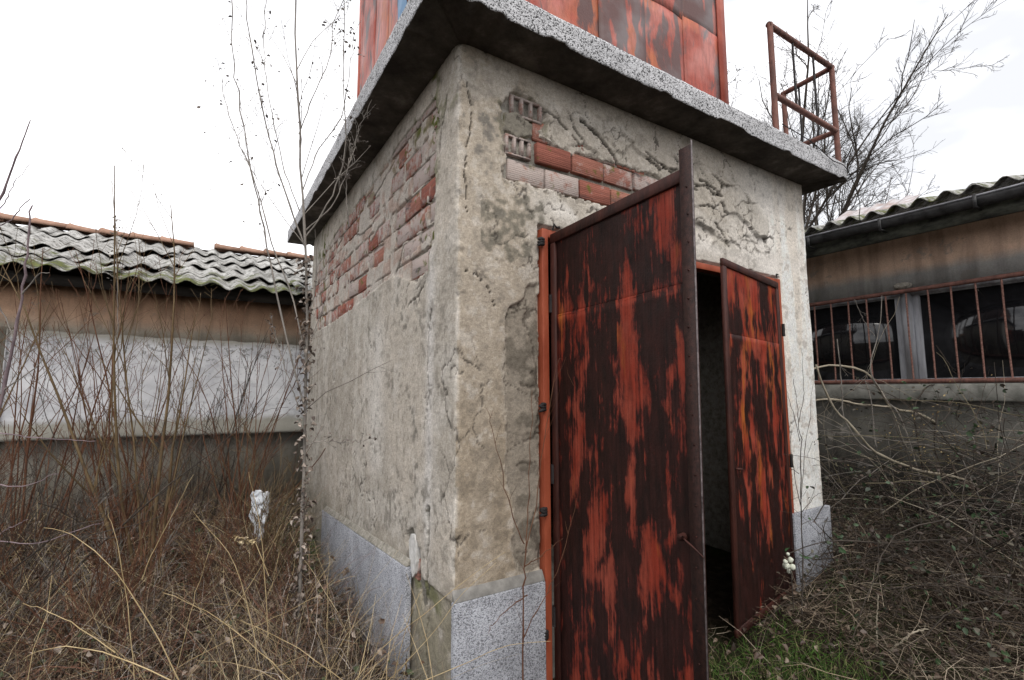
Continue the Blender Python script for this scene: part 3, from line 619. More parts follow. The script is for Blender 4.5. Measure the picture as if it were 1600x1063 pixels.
# ================================================================== LEFT SHED
mt_salmon = None
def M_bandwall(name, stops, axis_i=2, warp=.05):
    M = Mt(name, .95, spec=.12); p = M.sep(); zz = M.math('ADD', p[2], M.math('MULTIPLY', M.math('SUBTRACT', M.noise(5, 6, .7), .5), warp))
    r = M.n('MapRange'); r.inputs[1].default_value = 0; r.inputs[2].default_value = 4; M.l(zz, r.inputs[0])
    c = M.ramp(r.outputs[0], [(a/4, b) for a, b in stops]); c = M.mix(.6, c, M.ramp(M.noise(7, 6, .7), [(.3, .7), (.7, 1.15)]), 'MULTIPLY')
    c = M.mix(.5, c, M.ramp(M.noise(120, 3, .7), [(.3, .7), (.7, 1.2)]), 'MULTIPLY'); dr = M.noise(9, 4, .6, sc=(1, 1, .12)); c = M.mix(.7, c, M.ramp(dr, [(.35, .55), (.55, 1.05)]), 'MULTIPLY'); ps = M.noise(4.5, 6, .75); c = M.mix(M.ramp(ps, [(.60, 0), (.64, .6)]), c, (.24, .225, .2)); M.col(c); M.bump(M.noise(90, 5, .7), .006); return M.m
shedL = thing('low_shed', 'low shed left of the tower with mossy corrugated roof and whitewashed wall band', 'shed', (-2, 6, 0))
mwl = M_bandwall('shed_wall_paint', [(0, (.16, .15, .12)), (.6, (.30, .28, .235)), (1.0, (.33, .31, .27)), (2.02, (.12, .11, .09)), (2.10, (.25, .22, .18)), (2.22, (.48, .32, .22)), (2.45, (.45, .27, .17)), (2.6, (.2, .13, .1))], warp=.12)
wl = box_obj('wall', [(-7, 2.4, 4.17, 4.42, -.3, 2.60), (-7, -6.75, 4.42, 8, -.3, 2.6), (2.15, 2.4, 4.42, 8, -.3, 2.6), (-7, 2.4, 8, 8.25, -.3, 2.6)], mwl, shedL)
M = Mt('whitewash', .9, spec=.15); c = M.ramp(M.noise(3, 6, .65), [(.3, (.28, .285, .30)), (.5, (.42, .425, .445)), (.7, (.52, .525, .54))])
k = M.noise(26, 4, .7); kz = M.ramp(M.math('ABSOLUTE', M.math('SUBTRACT', M.sep()[2], 1.92)), [(.0, 1), (.18, 0)])
c = M.mix(M.ramp(M.math('ADD', k, M.math('MULTIPLY', kz, .10)), [(.61, 0), (.68, .85)]), c, (.15, .15, .145)); c = M.mix(M.ramp(M.noise(5, 5, .7, sc=(1, 1, 1.6)), [(.52, 0), (.66, .6)]), c, (.24, .24, .25)); zb = M.math('ADD', M.sep()[2], M.math('MULTIPLY', M.noise(6, 5, .7), .10)); zr = M.n('MapRange'); zr.inputs[1].default_value = 1.0; zr.inputs[2].default_value = 2.2; M.l(zb, zr.inputs[0])
c = M.mix(M.ramp(zr.outputs[0], [(.20, .85), (.26, .0), (.84, .0), (.90, .8)]), c, (.20, .19, .155)); M.col(c); M.bump(M.noise(50, 5, .7), .005)
nx_ = 150; xx = np.linspace(-2.44, .5, nx_); V = []; prof = [(4.168, 2.062), (4.105, 2.048), (4.098, 2.03), (4.10, 1.20), (4.06, 1.165), (4.04, 1.10), (4.035, 1.072), (4.168, 1.068)]
V = np.zeros((nx_, len(prof), 3))
for j, (py_, pz_) in enumerate(prof):
    V[:, j, 0] = xx; V[:, j, 1] = py_+.006*(fbm(xx*6, xx*0+j, 5)-.5); V[:, j, 2] = pz_+(.03*(fbm(xx*7, xx*0, 9)-.5) if j in (0, 1, 2) else .006*(fbm(xx*5, xx*0+2, 3)-.5))-.012*(xx+2.4)
wp = obj('whitewashed_band', mesh('whitewashed_band', V, grid_faces(nx_, len(prof))[:, ::-1], M.m, False), wl)
V = boxv(-2.445, -2.44, 4.07, 4.17, 1.07, 2.06); obj('band_end', mesh('band_end', V, BOXF, M.m), wl)
box_obj('wall_pier', [(-3.2, -2.446, 4.11, 4.169, -.2, 2.08)], mwl, wl)
mdark = M_noisecol('blackened_wood', (.012, .011, .01), (.05, .045, .04), 8, sc=(.3, 1, 1))
box_obj('eave_board', [(-7.2, 2.6, 3.97, 4.0, 2.47, 2.565), (-7.2, 2.6, 4.0, 4.169, 2.56, 2.575)], mdark, shedL)
RY, RZ, EY, EZ = 6.05, 3.52, 3.84, 2.60
mroof = M_sheet('mossy_fibre_cement', [(0, .0), (.1, .0)])
def M_fc(name, lo_):
    M = Mt(name, .92, spec=.12); p = M.sep(); r = M.rnd()
    c = M.ramp(M.noise(5, 6, .7), [(.3, (.22, .215, .2)), (.45, (.37, .365, .35)), (.65, (.52, .52, .5))]); c = M.mix(.6, c, M.ramp(r, [(0, .6), (1, 1.1)]), 'MULTIPLY')
    c = M.mix(M.ramp(M.noise(22, 5, .75), [(.49, 0), (.60, .9)]), c, (.055, .052, .045))
    ey = M.n('MapRange'); ey.inputs[1].default_value = 3.8; ey.inputs[2].default_value = 4.9; ey.inputs[3].default_value = lo_; ey.inputs[4].default_value = -.06; M.l(p[1], ey.inputs[0])
    c = M.mix(M.ramp(M.math('ADD', M.noise(4, 5, .7), ey.outputs[0]), [(.56, 0), (.68, .92)]), c, M.mix(M.ramp(M.noise(11, 4), [(.42, 0), (.58, 1)]), (.04, .043, .022), (.11, .125, .03))); M.col(c); M.bump(M.noise(60, 5, .7), .006)
    return M.m
mt_fc = M_fc('lichen_fibre_cement', .15); mt_fcr = M_fc('weathered_fibre_cement', .09)
def corr(name, L0, x0, x1, s0, s1, org, ex, es, en, pitch, amp, mat, parent, th=.007, tilt=.03, seg=9, jit=0.):
    """corrugated sheet: x along ex, slope coordinate s along es, en normal"""
    nu = int((x1-x0)/pitch*seg)+1; A = np.linspace(x0, x1, nu); B = np.linspace(s0, s1, 6); A2, B2 = np.meshgrid(A, B, indexing='ij')
    W2 = amp*np.sin(2*np.pi*A2/pitch)+jit*(fbm(A2*5, B2*5, int(abs(x0*31))+3)-.5); t = tilt*(1-(B2-s0)/(s1-s0))
    def surf(o_): return org+A2[..., None]*ex+B2[..., None]*es+(W2+t+o_)[..., None]*en
    V = np.concatenate([surf(0).reshape(-1, 3), surf(-th).reshape(-1, 3)]); nv = 6; n = nu*nv; f = grid_faces(nu, nv); a = np.arange(n).reshape(nu, nv)
    ring = np.concatenate([a[:, 0], a[-1, 1:], a[::-1, -1][1:], a[0, ::-1][1:-1]]); rn = np.roll(ring, -1)
    Fc = np.vstack([f, f[:, ::-1]+n, np.stack([ring, ring+n, rn+n, rn], -1)])
    return obj(name, mesh(name, V, Fc, mat, True), parent)
ex = np.array([1., 0, 0]); sl_ = np.array([0, RY-EY, RZ-EZ]); SL = np.linalg.norm(sl_); es = sl_/SL; en = np.cross(ex, es)
rows = 5; rl_ = SL/rows; pit = .212
for r_ in range(rows):
    x = -6.9-(r_ % 2)*pit*2
    while x < 2.4:
        wd = pit*4.0; jr = random.uniform(-.025, .025)
        e2 = es+ex*random.uniform(-.02, .02)
        corr('roof_sheet', 0, 0, wd+.10, -.05, rl_+.03, np.array([x+random.uniform(-.03, .03), EY, EZ])+es*(r_*rl_+jr)+en*random.uniform(-.004, .022)+np.array([0, 0, -.035*abs(math.sin(x*1.1))]), ex+np.array([0, 0, random.uniform(-.012, .012)]), e2, en, pit, .024, mt_fc, shedL, tilt=.017+random.uniform(0, .016), jit=.014)
        x += wd
mr = M_noisecol('ridge_clay', (.20, .12, .085), (.36, .22, .16), 8, rnd=.3)
def ridge_me():
    k = 8; a = np.linspace(0, math.pi, k+1); V = []
    for x_, r_ in ((0, .09), (.02, .108), (.06, .093), (.38, .066)):
        for q in a: V.append((x_, -math.cos(q)*r_, math.sin(q)*r_*.8))
    return mesh('ridge_tile', V, grid_faces(4, k+1)[:, ::-1], mr, True)
rm = ridge_me(); x = -6.9; i = 0
while x < 2.4:
    if i != 18:
        o = obj('ridge_tile', rm, shedL, (x, RY-.01, RZ+.015-.035*abs(math.sin(x*1.1))+random.uniform(-.008, .008))); o.rotation_euler = (0, random.uniform(-.02, .06), random.uniform(-.04, .04))
        md = o.modifiers.new('s', 'SOLIDIFY'); md.thickness = .012
    x += .315; i += 1
V, Fc = boxes([(-7, 2.4, RY-.02, RY, 2.6, RZ-.03)]); obj('ridge_beam', mesh('ridge_beam', V, Fc, mdark), shedL)

# ================================================================== RIGHT SHED
shedR = thing('barred_window_shed', 'low shed right of the tower with barred dark windows under a gutter', 'shed', (7, -2, 0))
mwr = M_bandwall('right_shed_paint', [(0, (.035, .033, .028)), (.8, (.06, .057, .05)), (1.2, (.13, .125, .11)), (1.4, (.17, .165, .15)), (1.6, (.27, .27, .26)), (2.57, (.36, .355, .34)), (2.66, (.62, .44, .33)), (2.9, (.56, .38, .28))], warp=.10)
XR = 4.62
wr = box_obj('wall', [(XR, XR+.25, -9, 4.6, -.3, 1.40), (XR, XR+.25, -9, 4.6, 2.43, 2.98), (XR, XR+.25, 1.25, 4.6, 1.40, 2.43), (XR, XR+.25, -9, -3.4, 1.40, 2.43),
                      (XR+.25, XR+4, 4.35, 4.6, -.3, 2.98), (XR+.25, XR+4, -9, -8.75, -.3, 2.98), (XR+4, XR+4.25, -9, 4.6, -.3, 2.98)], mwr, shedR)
# sill with a broken lower lip
ys_ = np.linspace(-3.45, 1.3, 240); V = np.zeros((240, 6, 3)); msill = M_noisecol('grey_sill_concrete', (.12, .12, .105), (.27, .265, .24), 9)
brk = sstep(-.14, -.17, ys_)*sstep(-.31, -.28, ys_)
for j, (px_, pz_) in enumerate(((XR-.002, 1.402), (XR-.075, 1.40), (XR-.08, 1.41), (XR-.08, 1.53), (XR-.07, 1.548), (XR+.1, 1.556))):
    V[:, j] = np.column_stack([np.full(240, px_)+.004*(fbm(ys_*9, ys_*0+j, 3)-.5), ys_, pz_+(.018*(fbm(ys_*6, ys_*0, 7)-.5) if j in (1, 2) else 0*ys_)])
obj('window_sill', mesh('window_sill', V, grid_faces(240, 6), msill), wr)
mwood = M_noisecol('peeled_grey_wood', (.16, .16, .17), (.42, .43, .46), 12, sc=(1, 1, .15)); mglass = Mt('dusty_glass', .12, spec=.5); mglass.b.inputs['Transmission Weight'].default_value = .0
mglass.col(mglass.ramp(mglass.noise(3, 5, .7), [(.4, (.008, .008, .009)), (.75, (.018, .018, .02))])); mglass.rough(mglass.ramp(mglass.noise(5, 4), [(.3, .05), (.7, .12)]))
for (ya, yb) in ((-.055, 1.22), (-1.42, -.14), (-2.78, -1.50)):
    wn = box_obj('window', [(XR+.05, XR+.10, ya, ya+.055, 1.556, 2.42), (XR+.05, XR+.10, yb-.055, yb, 1.556, 2.42), (XR+.05, XR+.10, ya+.055, yb-.055, 2.372, 2.42), (XR+.05, XR+.10, ya+.055, yb-.055, 1.556, 1.60)], mwood, wr, .004)
    box_obj('head_trim', [(XR+.02, XR+.049, ya, yb, 2.385, 2.428)], mwood, wn)
    ym = (ya+yb)/2
    box_obj('pane', [(XR+.070, XR+.076, ya+.055, yb-.055, 1.60, 2.372)], mglass.m, wn)
box_obj('mullion', [(XR+.03, XR+.10, -.139, -.056, 1.556, 2.43)], mwood, wr); box_obj('mullion', [(XR+.03, XR+.10, -1.499, -1.421, 1.556, 2.43)], mwood, wr)
gr_ = Acc(); gr_.tube([(XR-.06, 1.25, 2.405), (XR-.06, 0, 2.413), (XR-.06, -3.3, 2.435)], .021, 10); gr_ = gr_.obj('window_grille', mt_rail, shedR)
a_ = Acc(); a_.tube([(XR-.06, 1.25, 1.575), (XR-.06, -3.3, 1.568)], .021, 10); a_.obj('bottom_rail', mt_rail, gr_)
mbar = M_noisecol('flaking_bar_rust', (.10, .04, .03), (.36, .2, .16), 70, .7)
yy = 1.16
while yy > -3.2:
    a_ = Acc(); a_.tube([(XR-.06, yy+random.uniform(-.004, .004), 1.58), (XR-.06+random.uniform(-.006, .006), yy+random.uniform(-.004, .004), 2.0), (XR-.06, yy, 2.41)], .0075, 6); a_.obj('bar', mbar, gr_); yy -= .1615
# eave: board, gutter, brackets
mgb = M_noisecol('mossy_black_board', (.02, .02, .018), (.12, .125, .10), 12, sc=(1, .5, 1)); mg = M_noisecol('dull_gutter_tin', (.02, .02, .02), (.07, .07, .072), 10, .45)
box_obj('eave_board', [(4.33, 4.36, -9.2, 4.7, 2.87, 3.0), (4.36, XR-.001, -9.2, 4.7, 2.965, 2.985)], mgb, shedR)
a = np.linspace(0, math.pi, 9); yy_ = np.linspace(4.7, -9.2, 60); V = np.array([[(4.265-math.cos(q)*.055, y_, 3.045-math.sin(q)*.075+.008*math.sin(y_*2.1)) for q in a] for y_ in yy_])
o = obj('gutter', mesh('gutter', V, grid_faces(60, 9), mg, True), shedR); md = o.modifiers.new('s', 'SOLIDIFY'); md.thickness = .004
a_ = Acc(); a_.tube(np.array([(4.207, y_, 3.048+.008*math.sin(y_*2.1)) for y_ in yy_]), .009, 6); a_.obj('gutter_rim', M_noisecol('bright_worn_tin', (.10, .10, .11), (.42, .43, .47), 3, .4, sc=(1, 1.3, 1)), o)
for y_ in (.52, -.10, -.75, -1.4): box_obj('gutter_bracket', [(4.197, 4.203, y_-.012, y_+.012, 2.95, 3.05), (4.203, 4.33, y_-.012, y_+.012, 2.945, 2.951)], mg, shedR)
ex2 = np.array([0, -1., 0]); tl = math.radians(15.5); es2 = np.array([math.cos(tl), 0, math.sin(tl)]); en2 = np.cross(ex2, es2); en2 = en2 if en2[2] > 0 else -en2
y0 = 4.6
while y0 > -9:
    for r_ in range(3):
        corr('roof_sheet', 0, 0, .177*5+.06, -.04, 1.1, np.array([4.235, y0, 3.095])+es2*(r_*1.05)+en2*random.uniform(0, .015), ex2, es2, en2, .177, .03, mt_fcr, shedR, tilt=.02, jit=.008)
    y0 -= .177*5
mtin = M_noisecol('rusty_tin', (.22, .13, .10), (.5, .5, .52), 4, .45, sc=(.6, 5, .6)); 
e3 = np.array([.80, .15, .35]); e3 /= np.linalg.norm(e3)
corr('tin_sheet', 0, 0, .75, 0, 1.1, np.array([4.95, .70, 3.34]), np.array([.15, -1, .02]), e3, np.array([-.3, 0, 1.]), .15, .012, mtin, shedR, tilt=0)
corr('tin_sheet', 0, 0, .55, 0, .9, np.array([4.75, 1.30, 3.24]), np.array([.05, -1, .03]), np.array([.88, .05, .33]), np.array([-.3, 0, 1.]), .177, .02, mt_fcr, shedR, tilt=0, jit=.06)
# bird-nest lump of mortar over the mullion
V = rng.normal(0, 1, (60, 3)); V /= np.linalg.norm(V, axis=1)[:, None]
import bmesh
def lump(name, c, sx, mat, parent, seed=0, sub=3, amp=.4):
    b = bmesh.new(); bmesh.ops.create_icosphere(b, subdivisions=sub, radius=1); P = np.array([v.co[:] for v in b.verts])
    k = 1+amp*(fbm(P[:, 0]*2.3+seed, P[:, 1]*2.3+P[:, 2]*1.7, seed)-.5)*2
    for v, q in zip(b.verts, P*k[:, None]*np.array(sx)): v.co = q
    me = bpy.data.meshes.new(name); b.to_mesh(me); b.free(); me.materials.append(mat); me.polygons.foreach_set('use_smooth', np.ones(len(me.polygons), bool)); return obj(name, me, parent, c)
lump('mortar_lump', (XR-.03, -.10, 2.47), (.05, .07, .035), mt_mortar, wr, 4)

# ================================================================== vegetation helpers
def nrm(a): return a/(np.linalg.norm(a, axis=-1, keepdims=True)+1e-12)
def grow(B, D, L, N=6, wob=.12, trop=(0, 0, .0)):
    B = np.asarray(B, float); D = nrm(np.asarray(D, float)); M_ = len(B); P = np.zeros((M_, N, 3)); P[:, 0] = B; st = (np.asarray(L)/(N-1))[:, None]
    for i in range(1, N):
        D = nrm(D+rng.normal(0, wob, D.shape)+np.array(trop)); P[:, i] = P[:, i-1]+D*st
    return P
def taper(r0, N, end=.35): return np.asarray(r0)[:, None]*np.linspace(1, end, N)[None]
def kids(P, R, per, t0=.25, t1=1., ang=(.4, .8), lr=.5, plen=None, rr=.6, N=5, wob=.12, trop=(0, 0, 0), up_=0.):
    M_, N0 = R.shape; n = np.full(M_, per) if np.isscalar(per) else per
    ip = np.repeat(np.arange(M_), n); t = rng.uniform(t0, t1, len(ip))*(N0-1); i = np.minimum(t.astype(int), N0-2); f = (t-i)[:, None]
    B = P[ip, i]*(1-f)+P[ip, i+1]*f; T = nrm(P[ip, i+1]-P[ip, i]); q = nrm(np.cross(T, rng.normal(0, 1, T.shape))); a = rng.uniform(*ang, len(ip))[:, None]
    D = nrm(np.cos(a)*T+np.sin(a)*q+np.array([0, 0, up_])); PL_ = np.linalg.norm(P[:, -1]-P[:, 0], axis=1)[ip] if plen is None else plen[ip]
    L = PL_*lr*rng.uniform(.5, 1.2, len(ip))*(1.15-.6*t/(N0-1)); r = (R[ip, i]*rr)
    return grow(B, D, L, N, wob, trop), taper(r, N)
def add_t(acc, P, R, k=3): acc.add(*tubes(P, R, k))
def M_twig(name, a, b, z0=None): return M_noisecol(name, a, b, 9, .8, spec=.2, bd=.001)
tw_red = M_twig('red_brown_bark', (.065, .026, .016), (.15, .075, .042)); tw_brn = M_twig('olive_brown_bark', (.075, .05, .026), (.17, .12, .065)); tw_gry = M_twig('grey_bark', (.12, .11, .10), (.30, .27, .24))
tw_pur = M_twig('purple_grey_bark', (.12, .09, .10), (.26, .2, .21)); tw_drk = M_twig('dark_bark', (.03, .025, .021), (.085, .07, .058)); tw_pale = M_twig('pale_cane', (.22, .19, .14), (.42, .37, .29)); mt_straw = M_twig('straw', (.30, .22, .11), (.55, .43, .25))
mt_att = M_attr('dead_stem_colours')
leafm = Mt('bramble_leaf', .55, spec=.4); leafm.col(leafm.mix(.6, leafm.attr(), leafm.ramp(leafm.noise(30, 3), [(.3, .6), (.7, 1.3)]), 'MULTIPLY'))
def leaves(acc, C_pts, size, cols, droop=.3, fold=.25):
    """ovate folded leaves: 8 verts, 6 quads-ish"""
    C_pts = np.asarray(C_pts); n = len(C_pts); d = nrm(rng.normal(0, 1, (n, 3))*[1, 1, .5]-[0, 0, droop]); nr = nrm(rng.normal(0, .6, (n, 3))+[0, 0, 1.]); sd_ = nrm(np.cross(d, nr)); nr = np.cross(sd_, d)
    s_ = size*rng.uniform(.5, 1.2, n)
    T = np.array([[0, 0, 0], [.33, .30, fold*.3], [.72, .24, fold*.2], [1, 0, -.12], [.72, -.24, fold*.2], [.33, -.30, fold*.3], [.35, 0, .02], [.72, 0, -.02]])
    V = C_pts[:, None]+s_[:, None, None]*(T[None, :, 0, None]*d[:, None]+T[None, :, 1, None]*sd_[:, None]+T[None, :, 2, None]*nr[:, None])
    f = np.array([[0, 6, 1, 1], [6, 7, 2, 1], [7, 3, 2, 2], [0, 5, 6, 6], [6, 5, 4, 7], [7, 4, 3, 3]])
    f = np.array([[0, 6, 1], [6, 7, 2], [6, 2, 1], [7, 3, 2], [0, 5, 6], [6, 5, 4], [6, 4, 7], [7, 4, 3]])
    Fc = (f[None]+8*np.arange(n)[:, None, None]).reshape(-1, 3); c = np.repeat(cols, 8, axis=0) if len(cols) == n else cols
    acc.add(V.reshape(-1, 3), Fc, c)
def palette(n, C_, jit=.25):
    C_ = np.array(C_); c = C_[rng.integers(0, len(C_), n)]; return c*rng.uniform(1-jit, 1+jit, (n, 1))
def blades(acc, B, D, L, W_b, cols, N=4, wob=.2, trop=(0, 0, -.1)):
    P = grow(B, D, L, N, wob, trop); M_ = len(B); sd_ = nrm(np.cross(P[:, 1]-P[:, 0], rng.normal(0, 1, (M_, 3)))); w = (np.asarray(W_b)[:, None]*np.linspace(1, .25, N)[None]/2)[..., None]
    V = np.stack([P-sd_[:, None]*w, P+sd_[:, None]*w], 2).reshape(-1, 3); a = np.arange(M_*N*2).reshape(M_, N, 2)
    Fc = np.stack([a[:, :-1, 0], a[:, :-1, 1], a[:, 1:, 1], a[:, 1:, 0]], -1).reshape(-1, 4); acc.add(V, Fc, np.repeat(cols, N*2, axis=0))

# ------------------------------------------------------------------ shrubs on the left
def shrub(x, y, H, n, spread, r, mat, label, sub=(5, 3), lean=(0, 0), name='bare_shrub', cat='shrub', curve=.05, kl=.38, grp=None):
    z0 = float(gz(np.array([x]), np.array([y]))[0])-.03; t = thing(name, label, cat, (x, y, z0), grp or 'bare shrubs before the left shed')
    B = np.column_stack([x+rng.normal(0, .05*spread+.02, n), y+rng.normal(0, .05*spread+.02, n), np.full(n, z0)])
    D = np.column_stack([rng.normal(lean[0], .22*spread, n), rng.normal(lean[1], .22*spread, n), np.ones(n)])
    L = H*rng.uniform(.45, 1.05, n); P = grow(B, D, L, 9, curve, (0, 0, .03)); R = taper(r*rng.uniform(.45, 1.1, n)*(L/H)**.5, 9, .22)
    for k_ in range(n):
        a = Acc(); add_t(a, P[k_:k_+1], R[k_:k_+1], 5); a.obj('stem', mat, t)
    a = Acc(); P1_, R1_ = kids(P, R, sub[0], .25, .97, (.3, .75), kl, rr=.55, N=6, wob=.09, up_=.25); add_t(a, P1_, np.maximum(R1_, .0016), 4)
    if sub[1]: P2_, R2_ = kids(P1_, R1_, sub[1], .15, .97, (.35, .9), .45, rr=.6, N=4, wob=.1, up_=.15); add_t(a, P2_, np.maximum(R2_, .0012), 3)
    a.obj('twigs', mat, t)['kind'] = 'stuff'; return t, P, R
shrub(-1.19, 2.42, 3.0, 8, .65, .016, tw_brn, 'tallest olive-stemmed bare shrub standing before the whitewashed band of the left shed', (6, 3), name='bare_shrub')
shrub(-1.35, 2.75, 2.5, 24, 1.2, .009, tw_red, 'dense fan of red-brown shoots growing round the tall olive-stemmed shrub', (4, 2))
shrub(-.62, 2.9, 2.2, 18, 1.1, .009, tw_red, 'red-brown shoots beside the white plastic scrap, right of the tallest shrub', (4, 2), lean=(.05, 0))
shrub(-2.0, 3.0, 2.4, 16, 1.2, .010, tw_red, 'red-brown shoots left of the tallest shrub, below the mossy eave', (4, 2))
shrub(-1.95, 2.1, 2.1, 12, 1.3, .010, tw_drk, 'dark thorny shrub at the left edge with crooked crossing branches', (7, 4), curve=.14)
shrub(-2.45, 2.9, 2.3, 12, 1.2, .010, tw_brn, 'olive-brown shrub at the far left before the brown wall pier', (6, 3))
shrub(-.9, 3.45, 1.9, 12, 1.0, .008, tw_drk, 'thin dark shoots close to the lower wall of the left shed', (4, 2))
shrub(-1.35, 1.55, 1.2, 12, 1.7, .006, tw_red, 'low red twiggy shrub in the dry grass at lower left', (8, 4), curve=.12)
shrub(-.45, 2.1, 1.3, 10, 1.6, .005, tw_brn, 'low brown twiggy shrub between the plastic scrap and the tower plinth', (7, 4), curve=.12)
shrub(-2.1, 1.75, 1.3, 12, 1.7, .006, tw_drk, 'low dark twiggy shrub in the bottom left corner', (8, 4), curve=.12)

shrub(-2.15, 2.45, 1.5, 16, 1.8, .005, tw_red, 'tangled knee-high red-brown twigs among the weeds at far left', (9, 5), curve=.16)
shrub(-1.65, 1.95, 1.0, 14, 2.2, .0045, tw_gry, 'low grey twiggy tangle just left of the tallest shrub foot', (8, 5), curve=.18)
shrub(-.75, 1.75, .9, 14, 2.2, .004, tw_red, 'knee-high reddish twig tangle beneath the white plastic scrap', (8, 5), curve=.16)
def hero(t, name, pts, r0, r1, mat, depth=None, ax=None, v=None, n=26, k=6, jit=.004):
    P = np.array([at(*p_[:2], d=(p_[2] if len(p_) > 2 else depth)) if ax is None else at(*p_[:2], ax=ax, v=v) for p_ in pts]); P = spline(P, n); P += rng.normal(0, jit, P.shape)*np.linspace(0, 1, n)[:, None]**.5
    R = np.linspace(r0, r1, n)*(.72 if name != 'cane' else 1); R = R*(1+.25*(np.arange(n) % 4 == 0)); a = Acc(); a.tube(P, R, k); a.obj(name, mat, t); return P[None], R[None]
# tall sapling against the left corner of the tower
b0 = at(465, 1010, ax=2, v=.1); DS = float((b0-CAM)@fw)
sap = thing('sapling', 'tall bare sapling rising past the left tower corner, curled dead leaves on its stem', 'sapling', tuple(b0), 'saplings round the tower')
Ps = []
for pts, ra, rb_ in (([(465, 1025), (470, 900), (474, 760), (478, 600), (480, 480), (476, 370), (470, 260), (464, 130), (461, 20), (458, -120)], .014, .0045),
                     ([(476, 385), (452, 320), (430, 250), (405, 150), (392, 60), (378, -40)], .007, .003), ([(478, 560), (455, 460), (425, 380), (395, 270), (370, 215), (352, 160), (345, 120)], .006, .002),
                     ([(477, 640), (450, 540), (428, 440), (412, 360), (400, 300), (385, 230), (374, 150), (365, 90), (362, -30)], .007, .003), ([(476, 372), (500, 340), (525, 290), (540, 230), (536, 130), (538, 40), (534, -40)], .006, .0025),
                     ([(472, 300), (500, 230), (530, 190), (545, 120), (552, 60)], .004, .002), ([(467, 210), (490, 150), (515, 90), (520, 40), (545, -20)], .004, .002), ([(468, 330), (440, 250), (420, 150), (412, 60), (420, -30)], .004, .002),
                     ([(478, 360), (520, 320), (545, 260), (562, 200), (580, 155)], .005, .0018), ([(470, 700), (500, 690), (545, 692), (578, 686)], .004, .0015), ([(468, 640), (440, 560), (425, 500)], .004, .0015), ([(545, 355), (541, 300), (545, 250), (555, 220)], .004, .0015)):
    P, R = hero(sap, 'branch' if Ps else 'stem', pts, ra, rb_, tw_gry, DS, n=22); Ps.append((P, R))
a = Acc(); P = np.concatenate([p_ for p_, _ in Ps]); R = np.concatenate([r_ for _, r_ in Ps])
P1_, R1_ = kids(P, R, 14, .3, 1., (.4, .9), .17, rr=.5, N=5, wob=.12, up_=.3); add_t(a, P1_, np.clip(R1_, .0012, .003), 3)
P2_, R2_ = kids(P1_, R1_, 2, .3, 1., (.5, 1.), .5, rr=.7, N=4, wob=.12, up_=.2); add_t(a, P2_, np.clip(R2_, .001, .002), 3); a.obj('twigs', tw_gry, sap)['kind'] = 'stuff'
a = Acc(); B = np.concatenate([P1_[:, -1], P1_[:, 2], P2_[:, -1]])[::2]; leaves(a, B, .02, palette(len(B), [(.10, .08, .07), (.16, .13, .11)])); a.obj('buds', leafm.m, sap)['kind'] = 'stuff'
a = Acc(); q = Ps[0][0][0]; tt = rng.uniform(0, 11, 420); i = tt.astype(int); B = q[i]+(q[i+1]-q[i])*(tt-i)[:, None]+rng.normal(0, .020, (420, 3)); leaves(a, B, .032, palette(420, [(.14, .11, .09), (.22, .18, .15), (.32, .27, .23), (.09, .065, .055)]), .6, 1.3); a.obj('dead_leaves', leafm.m, sap)['kind'] = 'stuff'
# purple-grey stems at the left frame edge
t = thing('leaning_sapling', 'purple-grey leaning stem at the left edge reaching above the mossy eave', 'sapling', tuple(at(-60, 1000, d=2.6)))
hp = hero(t, 'stem', [(-60, 1000), (-30, 760), (5, 610), (22, 530), (34, 460), (42, 400), (46, 345), (49, 320)], .013, .004, tw_pur, 2.6)
for pts in ([(22, 530), (0, 480), (-30, 430)], [(34, 460), (60, 430), (75, 425)], [(5, 610), (60, 570), (72, 552)]): hero(t, 'branch', pts, .005, .002, tw_gry, 2.6, n=10)
t = thing('leaning_branch', 'bare purple branch tips poking into the sky at the upper left edge', 'branch', tuple(at(-260, 700, d=2.8)))
for i, pts in enumerate(([(-260, 720), (-150, 500), (-40, 370), (0, 312), (12, 280), (25, 245), (38, 215), (46, 188)], [(-150, 500), (-30, 365), (8, 350), (28, 330), (46, 312)], [(-40, 370), (5, 320), (20, 290), (48, 255)])): hero(t, 'branch', pts, .012 if i == 0 else .005, .003 if i < 2 else .0015, tw_pur, 2.8, n=18)
t = thing('fallen_branch', 'thin bare grey branches arching low across the left edge of the picture', 'branch', tuple(at(-60, 800, d=2.4)))
for pts in ([(-60, 670), (0, 676), (50, 683), (110, 688), (150, 690)], [(-60, 740), (0, 758), (30, 761), (62, 752), (90, 740)], [(-60, 850), (0, 846), (45, 850), (95, 838), (140, 820), (160, 815)], [(-60, 880), (0, 834), (22, 822), (42, 812)]): hero(t, 'branch', pts, .0045, .002, tw_pur, 2.4, n=16)
# seed stalk standing before the roof
t = thing('seed_stalk', 'slender dry seed stalk whose tufted tip stands against the mossy roof', 'plant', tuple(at(190, 900, d=3.6)))
hero(t, 'stem', [(190, 900), (186, 700), (184, 520), (182, 430), (180, 334)], .005, .002, tw_gry, 3.6)
a = Acc(); B = np.array([at(181+random.gauss(0, 4+(y_-334)*.06), y_, d=3.6+random.gauss(0, .02)) for y_ in np.random.default_rng(3).uniform(334, 440, 90)]); leaves(a, B, .022, palette(90, [(.16, .14, .12), (.26, .23, .2)])); a.obj('seed_heads', leafm.m, t)['kind'] = 'stuff'

